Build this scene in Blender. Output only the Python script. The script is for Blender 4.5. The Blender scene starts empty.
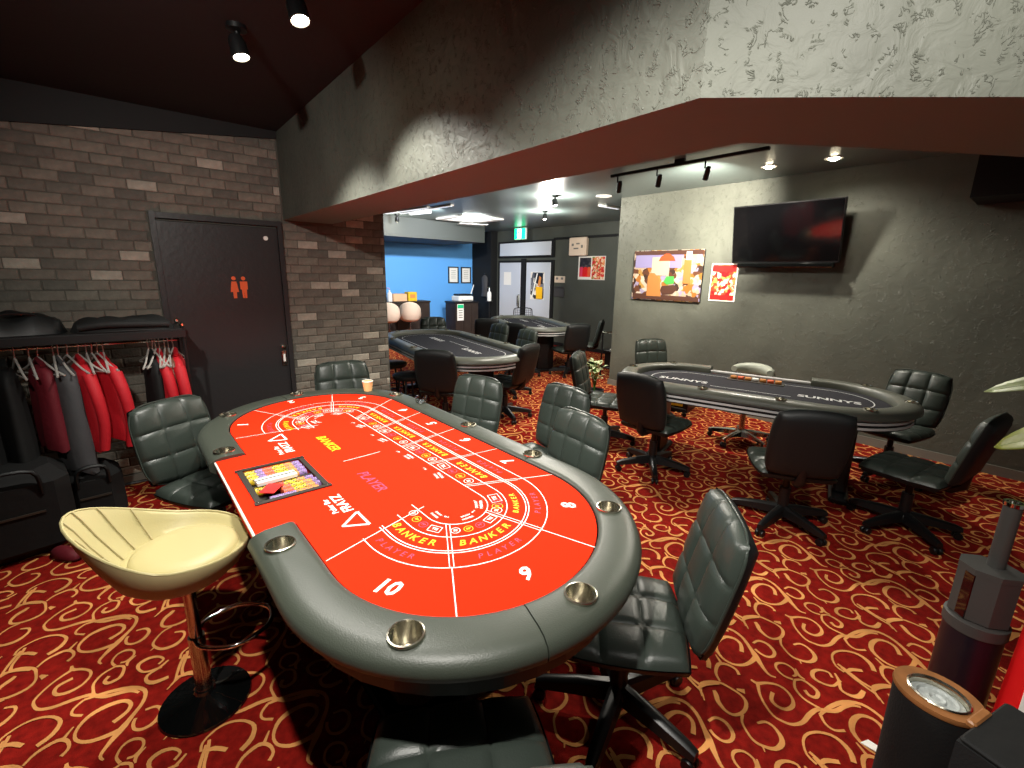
import bpy, bmesh, math, random
from mathutils import Vector, Matrix
PI = math.pi
rnd = random.Random(11)
scene = bpy.context.scene
col = scene.collection

# ---------------------------------------------------------------- camera, world, exposure
cd = bpy.data.cameras.new('camera'); cam = bpy.data.objects.new('camera', cd); col.objects.link(cam)
cd.sensor_width = 36; cd.lens = 16.154; cd.clip_start = .02
yaw, pitch, roll = math.radians(40.593), math.radians(-13.406), math.radians(1.143)
fw = Vector((math.sin(yaw)*math.cos(pitch), math.cos(yaw)*math.cos(pitch), math.sin(pitch)))
ri = Vector((math.cos(yaw), -math.sin(yaw), 0)); up = ri.cross(fw)
ri2 = ri*math.cos(roll)+up*math.sin(roll); up2 = -ri*math.sin(roll)+up*math.cos(roll)
cam.matrix_world = Matrix(((ri2.x, up2.x, -fw.x, 0), (ri2.y, up2.y, -fw.y, 0), (ri2.z, up2.z, -fw.z, 1.65), (0, 0, 0, 1)))
scene.camera = cam
world = bpy.data.worlds.new('world'); scene.world = world; world.use_nodes = True
world.node_tree.nodes['Background'].inputs[0].default_value = (.9, .95, 1, 1)
world.node_tree.nodes['Background'].inputs[1].default_value = .06
vs = scene.view_settings
vs.view_transform = 'Standard'; vs.look = 'None'; vs.gamma = 1; vs.use_curve_mapping = False
vs.exposure = 0

# ---------------------------------------------------------------- lights of the room and added unseen spots (visible lamp bodies come further down)
def spot(loc, target, power, size=100, blend=.6, radius=.04, color=(1, .93, .8)):
    l = bpy.data.lights.new('lamp_light', 'SPOT'); l.energy = power; l.spot_size = math.radians(size); l.spot_blend = blend
    l.shadow_soft_size = radius; l.color = color
    o = bpy.data.objects.new('lamp_light', l); col.objects.link(o); o.location = loc
    o.rotation_euler = (Vector(target)-Vector(loc)).to_track_quat('-Z', 'Y').to_euler()
    return o
def point(loc, power, radius=.04, color=(1, .95, .86)):
    l = bpy.data.lights.new('lamp_light', 'POINT'); l.energy = power; l.shadow_soft_size = radius; l.color = color
    o = bpy.data.objects.new('lamp_light', l); col.objects.link(o); o.location = loc
    return o
WARM = (1, .96, .88)
spot((.60, 2.72, 2.58), (.80, 2.75, .7), 155, 106, .45, color=WARM)
spot((.71, 2.19, 2.58), (.85, 1.8, .7), 135, 106, .45, color=WARM)
spot((.09, .58, 2.65), (.85, .85, .76), 265, 106, .6, color=WARM)
spot((.75, -.50, 2.62), (1.38, .32, 1.98), 180, 76, 1., color=WARM)  # added spot out of view, brightens the diagonal face of the beam
spot((-.42, 1.0, 2.58), (.95, 4.4, 1.45), 235, 72, 1., color=WARM)  # added spot without a lamp body, neutral fill for the brick wall
point((4.95, 4.92, 2.56), 85)
point((6.0, 6.2, 2.56), 100)
point((4.42, 8.72, 2.58), 14)
spot((4.5, 7.2, 2.66), (4.8, 10.9, .9), 330, 110, .6, color=(.95, .97, 1))
spot((5.3, 7.2, 2.66), (6.6, 10.9, .9), 330, 110, .6, color=(.95, .97, 1))
spot((4.32, 2.27, 2.5), (5.75, 3.45, 2.3), 780, 95, 1.)
spot((5.15, 2.12, 2.70), (4.6, 1.9, 0), 190, 160, .5)
spot((5.21, 1.58, 2.70), (5.2, 1.5, 0), 20, 160, .5)
spot((3.3, 3.4, 2.66), (3.6, 3.0, 0), 270, 150, .7)

# ---------------------------------------------------------------- materials
def lin(c):
    return tuple(((v/255)/12.92 if v/255 <= .04045 else ((v/255+.055)/1.055)**2.4) for v in c)
def mat(name, rgb, rough=.5, metal=0., bump=0., bscale=60., var=0., vscale=8., coat=0., emit=0., spec=.5, detail=3, trans=0., ior=1.45):
    m = bpy.data.materials.new(name); m.use_nodes = True
    nt = m.node_tree; b = nt.nodes['Principled BSDF']
    c = lin(rgb)
    b.inputs['Base Color'].default_value = (*c, 1)
    b.inputs['Roughness'].default_value = rough; b.inputs['Metallic'].default_value = metal
    b.inputs['Specular IOR Level'].default_value = spec
    b.inputs['Coat Weight'].default_value = coat
    b.inputs['Transmission Weight'].default_value = trans; b.inputs['IOR'].default_value = ior
    if emit:
        b.inputs['Emission Color'].default_value = (*c, 1); b.inputs['Emission Strength'].default_value = emit
    tc = nt.nodes.new('ShaderNodeTexCoord')
    if var:
        n = nt.nodes.new('ShaderNodeTexNoise'); n.inputs['Scale'].default_value = vscale; n.inputs['Detail'].default_value = 4
        nt.links.new(tc.outputs['Object'], n.inputs['Vector'])
        r = nt.nodes.new('ShaderNodeValToRGB')
        r.color_ramp.elements[0].position = .3; r.color_ramp.elements[1].position = .7
        r.color_ramp.elements[0].color = (*[max(0, v*(1-var)) for v in c], 1)
        r.color_ramp.elements[1].color = (*[min(1, v*(1+var)) for v in c], 1)
        nt.links.new(n.outputs['Fac'], r.inputs['Fac']); nt.links.new(r.outputs['Color'], b.inputs['Base Color'])
    if bump:
        n = nt.nodes.new('ShaderNodeTexNoise'); n.inputs['Scale'].default_value = bscale; n.inputs['Detail'].default_value = detail
        nt.links.new(tc.outputs['Object'], n.inputs['Vector'])
        bp = nt.nodes.new('ShaderNodeBump'); bp.inputs['Strength'].default_value = bump; bp.inputs['Distance'].default_value = .01
        nt.links.new(n.outputs['Fac'], bp.inputs['Height']); nt.links.new(bp.outputs['Normal'], b.inputs['Normal'])
    return m
def plaster(name, rgb, strength=.6, scale=7.):
    m = mat(name, rgb, .62, var=.22, vscale=1.6)
    nt = m.node_tree; b = nt.nodes['Principled BSDF']; tc = [n for n in nt.nodes if n.type == 'TEX_COORD'][0]
    n1 = nt.nodes.new('ShaderNodeTexNoise'); n1.inputs['Scale'].default_value = scale; n1.inputs['Detail'].default_value = 5; n1.inputs['Distortion'].default_value = 1.2
    n2 = nt.nodes.new('ShaderNodeTexNoise'); n2.inputs['Scale'].default_value = scale*2.2; n2.inputs['Detail'].default_value = 2; n2.inputs['Distortion'].default_value = 2.5
    ab = nt.nodes.new('ShaderNodeMath'); ab.operation = 'SUBTRACT'; ab.inputs[1].default_value = .5
    a2 = nt.nodes.new('ShaderNodeMath'); a2.operation = 'ABSOLUTE'
    rg = nt.nodes.new('ShaderNodeMapRange'); rg.inputs['From Min'].default_value = 0; rg.inputs['From Max'].default_value = .05
    rg.inputs['To Min'].default_value = 1; rg.inputs['To Max'].default_value = 0
    n3 = nt.nodes.new('ShaderNodeTexNoise'); n3.inputs['Scale'].default_value = scale*2.6; n3.inputs['Detail'].default_value = 1
    mr = nt.nodes.new('ShaderNodeMapRange'); mr.inputs['From Min'].default_value = .55; mr.inputs['From Max'].default_value = .64
    mu = nt.nodes.new('ShaderNodeMath'); mu.operation = 'MULTIPLY'
    ad = nt.nodes.new('ShaderNodeMath'); ad.operation = 'ADD'
    L = nt.links.new
    for n in (n1, n2, n3): L(tc.outputs['Object'], n.inputs['Vector'])
    L(n2.outputs['Fac'], ab.inputs[0]); L(ab.outputs[0], a2.inputs[0]); L(a2.outputs[0], rg.inputs['Value'])
    L(n3.outputs['Fac'], mr.inputs['Value']); L(rg.outputs[0], mu.inputs[0]); L(mr.outputs[0], mu.inputs[1])
    L(mu.outputs[0], ad.inputs[0]); L(n1.outputs['Fac'], ad.inputs[1])
    bp = nt.nodes.new('ShaderNodeBump'); bp.inputs['Strength'].default_value = strength; bp.inputs['Distance'].default_value = .012
    L(ad.outputs[0], bp.inputs['Height']); L(bp.outputs['Normal'], b.inputs['Normal'])
    return m
def printmat(name, cols, scale=14., rough=.35):
    """flat printed picture: irregular patches in the given colours"""
    m = mat(name, (128, 128, 128), rough)
    nt = m.node_tree; b = nt.nodes['Principled BSDF']; tc = [n for n in nt.nodes if n.type == 'TEX_COORD'][0]
    v = nt.nodes.new('ShaderNodeTexVoronoi'); v.inputs['Scale'].default_value = scale
    n = nt.nodes.new('ShaderNodeTexNoise'); n.inputs['Scale'].default_value = scale*.8
    mx = nt.nodes.new('ShaderNodeVectorMath'); mx.operation = 'ADD'
    sc = nt.nodes.new('ShaderNodeVectorMath'); sc.operation = 'SCALE'; sc.inputs['Scale'].default_value = .08
    sp = nt.nodes.new('ShaderNodeSeparateColor'); r = nt.nodes.new('ShaderNodeValToRGB'); r.color_ramp.interpolation = 'CONSTANT'
    L = nt.links.new
    L(tc.outputs['Object'], n.inputs['Vector']); L(n.outputs['Color'], sc.inputs[0]); L(sc.outputs[0], mx.inputs[0]); L(tc.outputs['Object'], mx.inputs[1])
    L(mx.outputs[0], v.inputs['Vector']); L(v.outputs['Color'], sp.inputs[0]); L(sp.outputs[0], r.inputs['Fac']); L(r.outputs['Color'], b.inputs['Base Color'])
    e = r.color_ramp.elements
    while len(e) < len(cols): e.new(.5)
    for i, c in enumerate(cols): e[i].position = i/len(cols); e[i].color = (*lin(c), 1)
    return m

M = {}
M['carpet'] = mat('carpet_red', (126, 21, 14), .95, bump=.5, bscale=420, var=.3, vscale=30, spec=.1)
M['scroll'] = mat('carpet_gold', (214, 148, 86), .95, bump=.5, bscale=420, var=.25, vscale=6, spec=.1)
M['mortar'] = mat('mortar_dark', (78, 75, 68), .9, bump=.4, bscale=90)
BR = [(94, 90, 82), (101, 95, 86), (86, 83, 76), (110, 104, 94), (150, 144, 132)]
M['bricks'] = [mat('brick_%s' % n, c, .8, bump=.55, bscale=45, var=.25, vscale=14) for n, c in zip(('brown', 'umber', 'dark', 'taupe', 'pale'), BR)]
M['plaster'] = plaster('plaster_charcoal', (86, 88, 79), .45, 9.)
M['plaster_beam'] = plaster('plaster_beam', (80, 82, 74), .6, 12.)
M['soffit'] = mat('soffit_paint', (100, 122, 117), .8, bump=.1, bscale=40)
M['black_paint'] = mat('black_paint', (9, 11, 12), .75, bump=.1, bscale=30)
M['ceil_near'] = mat('ceiling_black', (16, 25, 28), .8, bump=.1, bscale=30)
M['ceil_far'] = mat('ceiling_grey', (98, 110, 108), .3, bump=.03, bscale=8)
M['dark_grey'] = mat('wall_dark_grey', (72, 76, 69), .7, bump=.15, bscale=14, var=.1, vscale=2)
M['bulkhead'] = mat('bulkhead_grey', (54, 58, 55), .7, bump=.1, bscale=14)
M['blue'] = mat('wall_blue', (98, 172, 242), .6)
M['wall_pale'] = mat('wall_pale_grey', (150, 158, 158), .7, bump=.1, bscale=14)
M['baseboard'] = mat('baseboard_grey', (120, 118, 110), .5)
M['door_wood'] = mat('door_dark_wood', (38, 37, 38), .42, bump=.15, bscale=30)
M['leather'] = mat('leather_green_black', (48, 55, 50), .36, bump=.12, bscale=220)
M['leather_rail'] = mat('leather_rail', (58, 63, 55), .42, bump=.1, bscale=260)
M['leather_black'] = mat('leather_black', (12, 15, 16), .5, bump=.1, bscale=220)
M['fabric_black'] = mat('fabric_black', (10, 11, 12), .9, bump=.2, bscale=160)
M['plastic_black'] = mat('plastic_black', (14, 14, 15), .38)
M['gloss_black'] = mat('gloss_black', (8, 9, 9), .08, coat=.6)
M['screen'] = mat('screen_glass', (6, 6, 7), .07, spec=.9)
M['steel'] = mat('steel_brushed', (205, 200, 184), .22, metal=1)
M['chrome'] = mat('chrome', (220, 218, 214), .08, metal=1)
M['felt'] = mat('felt_red', (234, 40, 9), .9, bump=.12, bscale=500, spec=.1)
M['white'] = mat('print_white', (245, 240, 232), .6)
M['yellow'] = mat('print_yellow', (248, 190, 20), .6)
M['purple'] = mat('print_purple', (226, 60, 96), .6)
M['tray'] = mat('tray_grey', (62, 58, 52), .45, metal=.4)
M['felt_dark'] = mat('felt_charcoal', (38, 38, 44), .85, bump=.12, bscale=500, spec=.2)
M['rail_dark'] = mat('leather_rail_dark', (86, 88, 80), .36, bump=.1, bscale=260)
M['print_grey'] = mat('print_grey', (196, 196, 196), .6)
M['print_gold'] = mat('print_gold', (214, 140, 70), .6)
M['cream'] = mat('leather_cream', (168, 158, 112), .5, bump=.08, bscale=200)
M['cream_dark'] = mat('leather_cream_underside', (170, 158, 116), .55)
M['copper'] = mat('pole_steel', (190, 176, 166), .2, metal=1)
M['cream_far'] = mat('shell_beige', (226, 206, 184), .5)
M['wood'] = mat('wood_oak', (140, 92, 52), .45, bump=.1, bscale=20, var=.25, vscale=14)
M['wood_dark'] = mat('wood_walnut', (46, 36, 30), .5, var=.25, vscale=6)
M['jacket_red'] = mat('cloth_red', (176, 16, 30), .65, bump=.25, bscale=30)
M['jacket_dark'] = mat('cloth_maroon', (96, 12, 26), .7, bump=.25, bscale=30)
M['cloth_grey'] = mat('cloth_grey', (66, 66, 68), .85, bump=.25, bscale=30)
M['cloth_black'] = mat('cloth_black', (5, 6, 6), .8, bump=.35, bscale=14)
M['cloth_pale'] = mat('leather_pale_grey', (150, 154, 142), .5)
M['hanger'] = mat('hanger_grey', (176, 172, 166), .35, metal=.3)
M['white_plastic'] = mat('plastic_white', (236, 236, 230), .45)
M['paper'] = mat('paper_white', (240, 238, 230), .7)
M['door_pale'] = mat('door_pale_grey', (196, 202, 210), .35)
M['frosted'] = mat('glass_frosted', (206, 214, 222), .3)
M['sign_green'] = mat('sign_green', (20, 200, 130), .4, emit=3.0)
M['sign_white'] = mat('sign_white', (235, 255, 245), .4, emit=3.5)
M['bulb'] = mat('bulb_warm', (255, 240, 205), .4, emit=60)
M['strip_lamp'] = mat('strip_white', (240, 245, 250), .4, emit=.8)
M['leaf'] = mat('leaf_olive', (104, 110, 22), .4, var=.2, vscale=10)
M['leaf_pale'] = mat('leaf_pale', (126, 142, 88), .4, var=.3, vscale=20)
M['leaf_white'] = mat('leaf_whitish', (176, 186, 140), .5, var=.5, vscale=30)
M['leaf_green'] = mat('leaf_green', (62, 110, 40), .45, var=.2, vscale=10)
M['orange'] = mat('print_orange', (226, 96, 48), .5)
M['red'] = mat('print_red', (220, 24, 20), .5)
M['green_paint'] = mat('print_green', (90, 200, 90), .5)
M['lilac'] = mat('print_lilac', (170, 160, 210), .5)
M['brown_paint'] = mat('print_brown', (96, 60, 46), .5)
M['bag'] = mat('plastic_bag', (168, 174, 172), .35, bump=.9, bscale=40)
M['purple_black'] = mat('plastic_purple_black', (20, 17, 26), .35)
M['grey_plastic'] = mat('plastic_grey', (58, 57, 55), .5)
M['red_bag'] = mat('bag_red', (214, 8, 14), .45)
M['pot'] = mat('pot_black', (28, 28, 28), .6)
M['glass'] = mat('glass_clear', (245, 245, 245), .03, trans=1.)
M['cup_paper'] = mat('cup_beige', (232, 190, 130), .6)
M['yellow_box'] = mat('box_yellow', (230, 190, 40), .55)
M['pink_box'] = mat('box_peach', (228, 180, 140), .6)
M['print_food'] = printmat('print_food', [(214, 30, 30), (220, 60, 36), (236, 190, 150), (200, 20, 26), (240, 220, 190), (226, 140, 80), (120, 150, 70)], 26)
M['print_drinks'] = printmat('print_drinks', [(40, 36, 40), (60, 54, 56), (30, 28, 32), (90, 80, 80)], 18)
M['print_cards'] = printmat('print_cards', [(235, 228, 214), (120, 120, 124), (40, 40, 44), (222, 214, 200), (84, 84, 88)], 9)

# ---------------------------------------------------------------- mesh helpers
class MB:
    def __init__(s): s.v = []; s.f = []; s.m = []
    def add(s, vs_, fs, mi=0):
        o = len(s.v); s.v += [tuple(p) for p in vs_]; s.f += [tuple(i+o for i in f) for f in fs]; s.m += [mi]*len(fs); return s
    def xf(s, mtx, start=0):
        s.v[start:] = [tuple(mtx @ Vector(p)) for p in s.v[start:]]; return s
    def box(s, c, d, mi=0, rz=0., ch=0.):
        x, y, z = d[0]/2, d[1]/2, d[2]/2
        if ch <= 0:
            P = [(-x, -y, -z), (x, -y, -z), (x, y, -z), (-x, y, -z), (-x, -y, z), (x, -y, z), (x, y, z), (-x, y, z)]
            F = [(0, 3, 2, 1), (4, 5, 6, 7), (0, 1, 5, 4), (1, 2, 6, 5), (2, 3, 7, 6), (3, 0, 4, 7)]
        else:                                   # octagonal outline with chamfered top and bottom
            def ring(i, zz):
                a, b = x-i, y-i; k = min(ch, a*.9, b*.9)
                return [(-a+k, -b, zz), (a-k, -b, zz), (a, -b+k, zz), (a, b-k, zz), (a-k, b, zz), (-a+k, b, zz), (-a, b-k, zz), (-a, -b+k, zz)]
            k = min(ch, z*.9, x*.9, y*.9)
            P = ring(k, -z)+ring(0, -z+k)+ring(0, z-k)+ring(k, z)
            F = [tuple(range(7, -1, -1)), tuple(range(24, 32))]
            for r in range(3):
                for i in range(8): F.append((r*8+i, r*8+(i+1) % 8, r*8+8+(i+1) % 8, r*8+8+i))
        cr, sr = math.cos(rz), math.sin(rz)
        return s.add([(c[0]+p[0]*cr-p[1]*sr, c[1]+p[0]*sr+p[1]*cr, c[2]+p[2]) for p in P], F, mi)
    def lathe(s, prof, c=(0, 0, 0), n=20, mi=0, sx=1., sy=1., cap=True):
        P = []; F = []
        for r, z in prof:
            for i in range(n):
                a = 2*PI*i/n; P.append((c[0]+r*math.cos(a)*sx, c[1]+r*math.sin(a)*sy, c[2]+z))
        for k in range(len(prof)-1):
            for i in range(n): F.append((k*n+i, k*n+(i+1) % n, (k+1)*n+(i+1) % n, (k+1)*n+i))
        if cap and prof[0][0] > 1e-6: F.append(tuple(range(n-1, -1, -1)))
        if cap and prof[-1][0] > 1e-6: F.append(tuple((len(prof)-1)*n+i for i in range(n)))
        return s.add(P, F, mi)
    def tube(s, pts, r, n=8, mi=0, closed=False):
        pts = [Vector(p) for p in pts]; K = len(pts); rr = r if isinstance(r, (list, tuple)) else [r]*K
        P = []; prev = None
        for i, p in enumerate(pts):
            t = (pts[(i+1) % K]-pts[i-1]) if closed else (pts[min(i+1, K-1)]-pts[max(i-1, 0)])
            t.normalize()
            if prev is None:
                a = Vector((0, 0, 1)) if abs(t.z) < .9 else Vector((1, 0, 0)); u = t.cross(a).normalized()
            else:
                u = (prev-t*prev.dot(t)).normalized()
            prev = u; w = t.cross(u)
            for j in range(n):
                a = 2*PI*j/n; P.append(p+(u*math.cos(a)+w*math.sin(a))*rr[i])
        F = []
        for i in range(K if closed else K-1):
            for j in range(n): F.append((i*n+j, i*n+(j+1) % n, ((i+1) % K)*n+(j+1) % n, ((i+1) % K)*n+j))
        if not closed: F += [tuple(range(n-1, -1, -1)), tuple((K-1)*n+j for j in range(n))]
        return s.add(P, F, mi)
    def prism(s, outline, z0, z1, mi=0, mi_side=None):
        n = len(outline); P = [(x, y, z0) for x, y in outline]+[(x, y, z1) for x, y in outline]
        s.add(P, [tuple(range(n-1, -1, -1)), tuple(range(n, 2*n))]+[(i, (i+1) % n, n+(i+1) % n, n+i) for i in range(n)], mi); return s
    def grid(s, fn, nu, nv, mi=0, flip=False):
        P = [fn(i/(nu-1), j/(nv-1)) for j in range(nv) for i in range(nu)]
        F = []
        for j in range(nv-1):
            for i in range(nu-1):
                q = (j*nu+i, j*nu+i+1, (j+1)*nu+i+1, (j+1)*nu+i); F.append(q[::-1] if flip else q)
        return s.add(P, F, mi)
    def mesh(s, name, mats, smooth=False):
        me = bpy.data.meshes.new(name); me.from_pydata(s.v, [], s.f)
        for m in (mats if isinstance(mats, (list, tuple)) else [mats]): me.materials.append(m)
        if any(s.m): me.polygons.foreach_set('material_index', s.m)
        bm = bmesh.new(); bm.from_mesh(me); bmesh.ops.recalc_face_normals(bm, faces=bm.faces); bm.to_mesh(me); bm.free()
        if smooth:
            me.polygons.foreach_set('use_smooth', [True]*len(me.polygons)); me.set_sharp_from_angle(angle=math.radians(smooth if smooth is not True else 50))
        me.update(); return me
    def build(s, name, mats, parent=None, smooth=False):
        return link(name, s.mesh(name, mats, smooth), parent)
def link(name, data, parent=None):
    o = bpy.data.objects.new(name, data); col.objects.link(o)
    if parent: o.parent = parent
    return o
def tag(o, label=None, cat=None, group=None, kind=None):
    if label: o['label'] = label
    if cat: o['category'] = cat
    if group: o['group'] = group
    if kind: o['kind'] = kind
    return o
def thing(name, label, cat, loc=(0, 0, 0), rz=0., group=None):
    o = bpy.data.objects.new(name, None); o.empty_display_size = .1; col.objects.link(o); o.location = loc; o.rotation_euler = (0, 0, rz)
    return tag(o, label, cat, group)
def structure(o): o['kind'] = 'structure'; return o
def copy_thing(root, loc, rz, label, group=None):
    r = root.copy(); col.objects.link(r); r.location = loc; r.rotation_euler = (0, 0, rz); r['label'] = label
    if group: r['group'] = group
    for ch in root.children:
        c = ch.copy(); col.objects.link(c); c.parent = r
        for g in ch.children:
            d = g.copy(); col.objects.link(d); d.parent = c
    return r
def heading(d): return math.atan2(-d[0], d[1])
def text_mesh(txt, size, bold=0., shear=0., res=2):
    cu = bpy.data.curves.new('lettering', 'FONT'); cu.body = txt; cu.size = size; cu.align_x = 'CENTER'; cu.align_y = 'CENTER'
    cu.offset = bold; cu.shear = shear; cu.resolution_u = res; cu.extrude = 0
    o = bpy.data.objects.new('lettering', cu); col.objects.link(o)
    dg = bpy.context.evaluated_depsgraph_get(); me = o.evaluated_get(dg).to_mesh()
    v = [tuple(p.co) for p in me.vertices]; f = [tuple(p.vertices) for p in me.polygons]
    o.evaluated_get(dg).to_mesh_clear(); bpy.data.objects.remove(o); bpy.data.curves.remove(cu)
    return v, f
_tc = {}
def put_text(mb, txt, size, mtx, mi=0, bold=0., shear=0.):
    k = (txt, size, bold, shear)
    if k not in _tc: _tc[k] = text_mesh(txt, size, bold, shear)
    v, f = _tc[k]; mb.add([mtx @ Vector(p) for p in v], f, mi)
def flat(x, y, z, ang): return Matrix.Translation((x, y, z)) @ Matrix.Rotation(ang, 4, 'Z')
def smoothpts(pts, sub=4):
    out = []; n = len(pts)
    for i in range(n-1):
        p0, p1, p2, p3 = pts[max(i-1, 0)], pts[i], pts[i+1], pts[min(i+2, n-1)]
        for k in range(sub):
            t = k/sub
            out.append(tuple(.5*((2*b)+(-a+c)*t+(2*a-5*b+4*c-d)*t*t+(-a+3*b-3*c+d)*t**3) for a, b, c, d in zip(p0, p1, p2, p3)))
    out.append(tuple(pts[-1])); return out
def strip(mb, pts, z, mi=0, closed=False):
    """flat ribbon along (x, y, halfwidth) points"""
    n = len(pts); P = []
    for i in range(n):
        a = pts[(i-1) % n] if closed else pts[max(i-1, 0)]; b = pts[(i+1) % n] if closed else pts[min(i+1, n-1)]
        dx, dy = b[0]-a[0], b[1]-a[1]; l = math.hypot(dx, dy) or 1; w = pts[i][2]
        P += [(pts[i][0]-dy/l*w, pts[i][1]+dx/l*w, z), (pts[i][0]+dy/l*w, pts[i][1]-dx/l*w, z)]
    F = [(2*i, 2*i+1, (2*i+3) % (2*n), (2*i+2) % (2*n)) for i in range(n if closed else n-1)]
    mb.add(P, F, mi)
# ---------------------------------------------------------------- setting
CZ = 2.75
def slab(name, x0, x1, y0, y1, z0, z1, m, parent=None):
    o = MB().box(((x0+x1)/2, (y0+y1)/2, (z0+z1)/2), (x1-x0, y1-y0, z1-z0)).build(name, m, parent)
    if not parent: structure(o)
    return o
floor = slab('floor', -1.8, 8.1, -2.5, 11, -.1, 0, M['carpet'])
ST = [[[2.369,0.604,0.0043],[2.372,0.577,0.0077],[2.403,0.555,0.006],[2.429,0.521,0.0052],[2.428,0.485,0.0051],[2.404,0.454,0.0058],[2.369,0.443,0.0081],[2.333,0.456,0.0072],[2.323,0.484,0.0065],[2.336,0.509,0.0074],[2.376,0.519,0.0076]],[[2.372,0.577,0.0077],[2.326,0.55,0.005],[2.293,0.518,0.0048],[2.267,0.476,0.0047],[2.271,0.439,0.0054],[2.287,0.412,0.0062],[2.326,0.392,0.0078],[2.381,0.387,0.0088],[2.43,0.375,0.0082],[2.454,0.349,0.0082],[2.483,0.325,0.009],[2.526,0.311,0.0083],[2.56,0.293,0.0067],[2.579,0.267,0.005]],[[2.403,0.885,0.0058],[2.47,0.872,0.0079],[2.542,0.842,0.0091],[2.587,0.792,0.0071],[2.58,0.732,0.0069],[2.541,0.677,0.0086],[2.514,0.643,0.0131],[2.479,0.602,0.0082],[2.456,0.565,0.0053],[2.464,0.539,0.0035]],[[2.49,0.694,0.0094],[2.531,0.717,0.0077],[2.543,0.75,0.0069],[2.522,0.783,0.0079],[2.473,0.795,0.0106],[2.421,0.782,0.0085],[2.388,0.737,0.0055],[2.389,0.691,0.0054],[2.421,0.657,0.0072],[2.467,0.643,0.0091],[2.517,0.641,0.0112]],[[2.584,0.683,0.0049],[2.619,0.673,0.0059],[2.63,0.638,0.0068],[2.607,0.6,0.0076],[2.574,0.593,0.0066],[2.55,0.611,0.0056],[2.547,0.641,0.0057],[2.555,0.663,0.0057]],[[2.404,0.884,0.0058],[2.376,0.859,0.0048],[2.373,0.829,0.0047],[2.403,0.802,0.0057]],[[2.196,0.678,0.0066],[2.181,0.661,0.0097],[2.158,0.641,0.0088],[2.142,0.602,0.0062],[2.153,0.572,0.0062],[2.195,0.557,0.007],[2.24,0.567,0.0072],[2.26,0.597,0.0049],[2.259,0.641,0.005],[2.25,0.681,0.0059],[2.217,0.713,0.0067],[2.176,0.726,0.0075],[2.131,0.695,0.0032]],[[2.176,0.726,0.0066],[2.178,0.766,0.0051],[2.197,0.823,0.0061],[2.207,0.861,0.0053]],[[2.273,0.62,0.005],[2.289,0.594,0.0116]],[[2.258,0.683,0.0042],[2.286,0.715,0.0061],[2.338,0.729,0.008],[2.366,0.705,0.0063],[2.371,0.668,0.0053],[2.353,0.646,0.007]],[[2.38,0.762,0.0028],[2.355,0.725,0.0063]],[[2.178,0.555,0.0062],[2.143,0.541,0.0046],[2.118,0.512,0.0044],[2.103,0.481,0.0051],[2.109,0.451,0.0058],[2.13,0.42,0.0072],[2.167,0.41,0.0095],[2.196,0.422,0.0082],[2.217,0.454,0.0053],[2.214,0.485,0.0054],[2.184,0.502,0.0046]],[[2.111,0.455,0.0043],[2.091,0.438,0.0021]],[[2.508,0.489,0.0053],[2.498,0.522,0.0044],[2.514,0.557,0.0045],[2.543,0.566,0.0064],[2.57,0.544,0.0046],[2.57,0.511,0.0046],[2.546,0.49,0.0054],[2.526,0.495,0.0044]],[[2.578,0.503,0.0027],[2.55,0.48,0.0063],[2.548,0.456,0.0027]],[[2.514,0.484,0.0044],[2.469,0.468,0.0052],[2.442,0.43,0.005],[2.441,0.39,0.0049],[2.442,0.369,0.0065]],[[2.51,0.483,0.0053],[2.535,0.463,0.0053],[2.534,0.429,0.0061],[2.52,0.4,0.0077],[2.488,0.396,0.0076],[2.475,0.416,0.0068],[2.489,0.438,0.0069]],[[2.649,0.385,0.0054],[2.668,0.403,0.0046],[2.652,0.433,0.0055],[2.619,0.448,0.0082],[2.586,0.436,0.0081],[2.584,0.402,0.0053],[2.606,0.368,0.0053],[2.66,0.358,0.0063]],[[2.684,0.385,0.0037],[2.653,0.361,0.0063],[2.61,0.343,0.0061],[2.606,0.31,0.0069],[2.63,0.284,0.0104],[2.676,0.28,0.0079]],[[2.295,0.221,0.0093],[2.333,0.244,0.0096],[2.352,0.291,0.0068],[2.329,0.336,0.0054],[2.287,0.363,0.0053],[2.243,0.364,0.0045],[2.198,0.338,0.0043],[2.187,0.303,0.0049]],[[2.205,0.32,0.0046],[2.184,0.269,0.0059],[2.168,0.219,0.005],[2.157,0.182,0.0042],[2.129,0.154,0.0027]],[[2.192,0.295,0.006],[2.225,0.288,0.0084],[2.258,0.254,0.0076]],[[2.163,0.2,0.0064],[2.205,0.187,0.0065],[2.251,0.154,0.0044]]]
P1, P2 = (.536, .057), (.01, -.525)
mb = MB()
SM = [smoothpts(s, 3) for s in ST]
SL = [s[::2]+([s[-1]] if len(s) % 2 == 0 else []) for s in SM]
for i in range(-9, 14):
    for j in range(-22, 9):
        ox, oy = P1[0]*i+P2[0]*j, P1[1]*i+P2[1]*j
        cx, cy = ox+2.4, oy+.5
        if cx < -1.75 or cx > 7.9 or cy < -.6 or cy > 10.8: continue
        d = cx*.65+cy*.76; s_ = -cx*.76+cy*.65
        if d < .1 or abs(s_) > d*1.25+.8 or (cy > 4.8 and cx < 1.6) or (cx > 6 and cy < 4): continue
        for zi, q in enumerate(SM if d < 4.5 else SL):
            strip(mb, [(p[0]+ox, p[1]+oy, p[2]) for p in q if -1.75 < p[0]+ox < 7.95] or [(0, 0, 0)]*2, .0010+zi*.00012)
o = mb.build('carpet_scrolls', M['scroll'], floor); o['kind'] = 'stuff'

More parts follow.
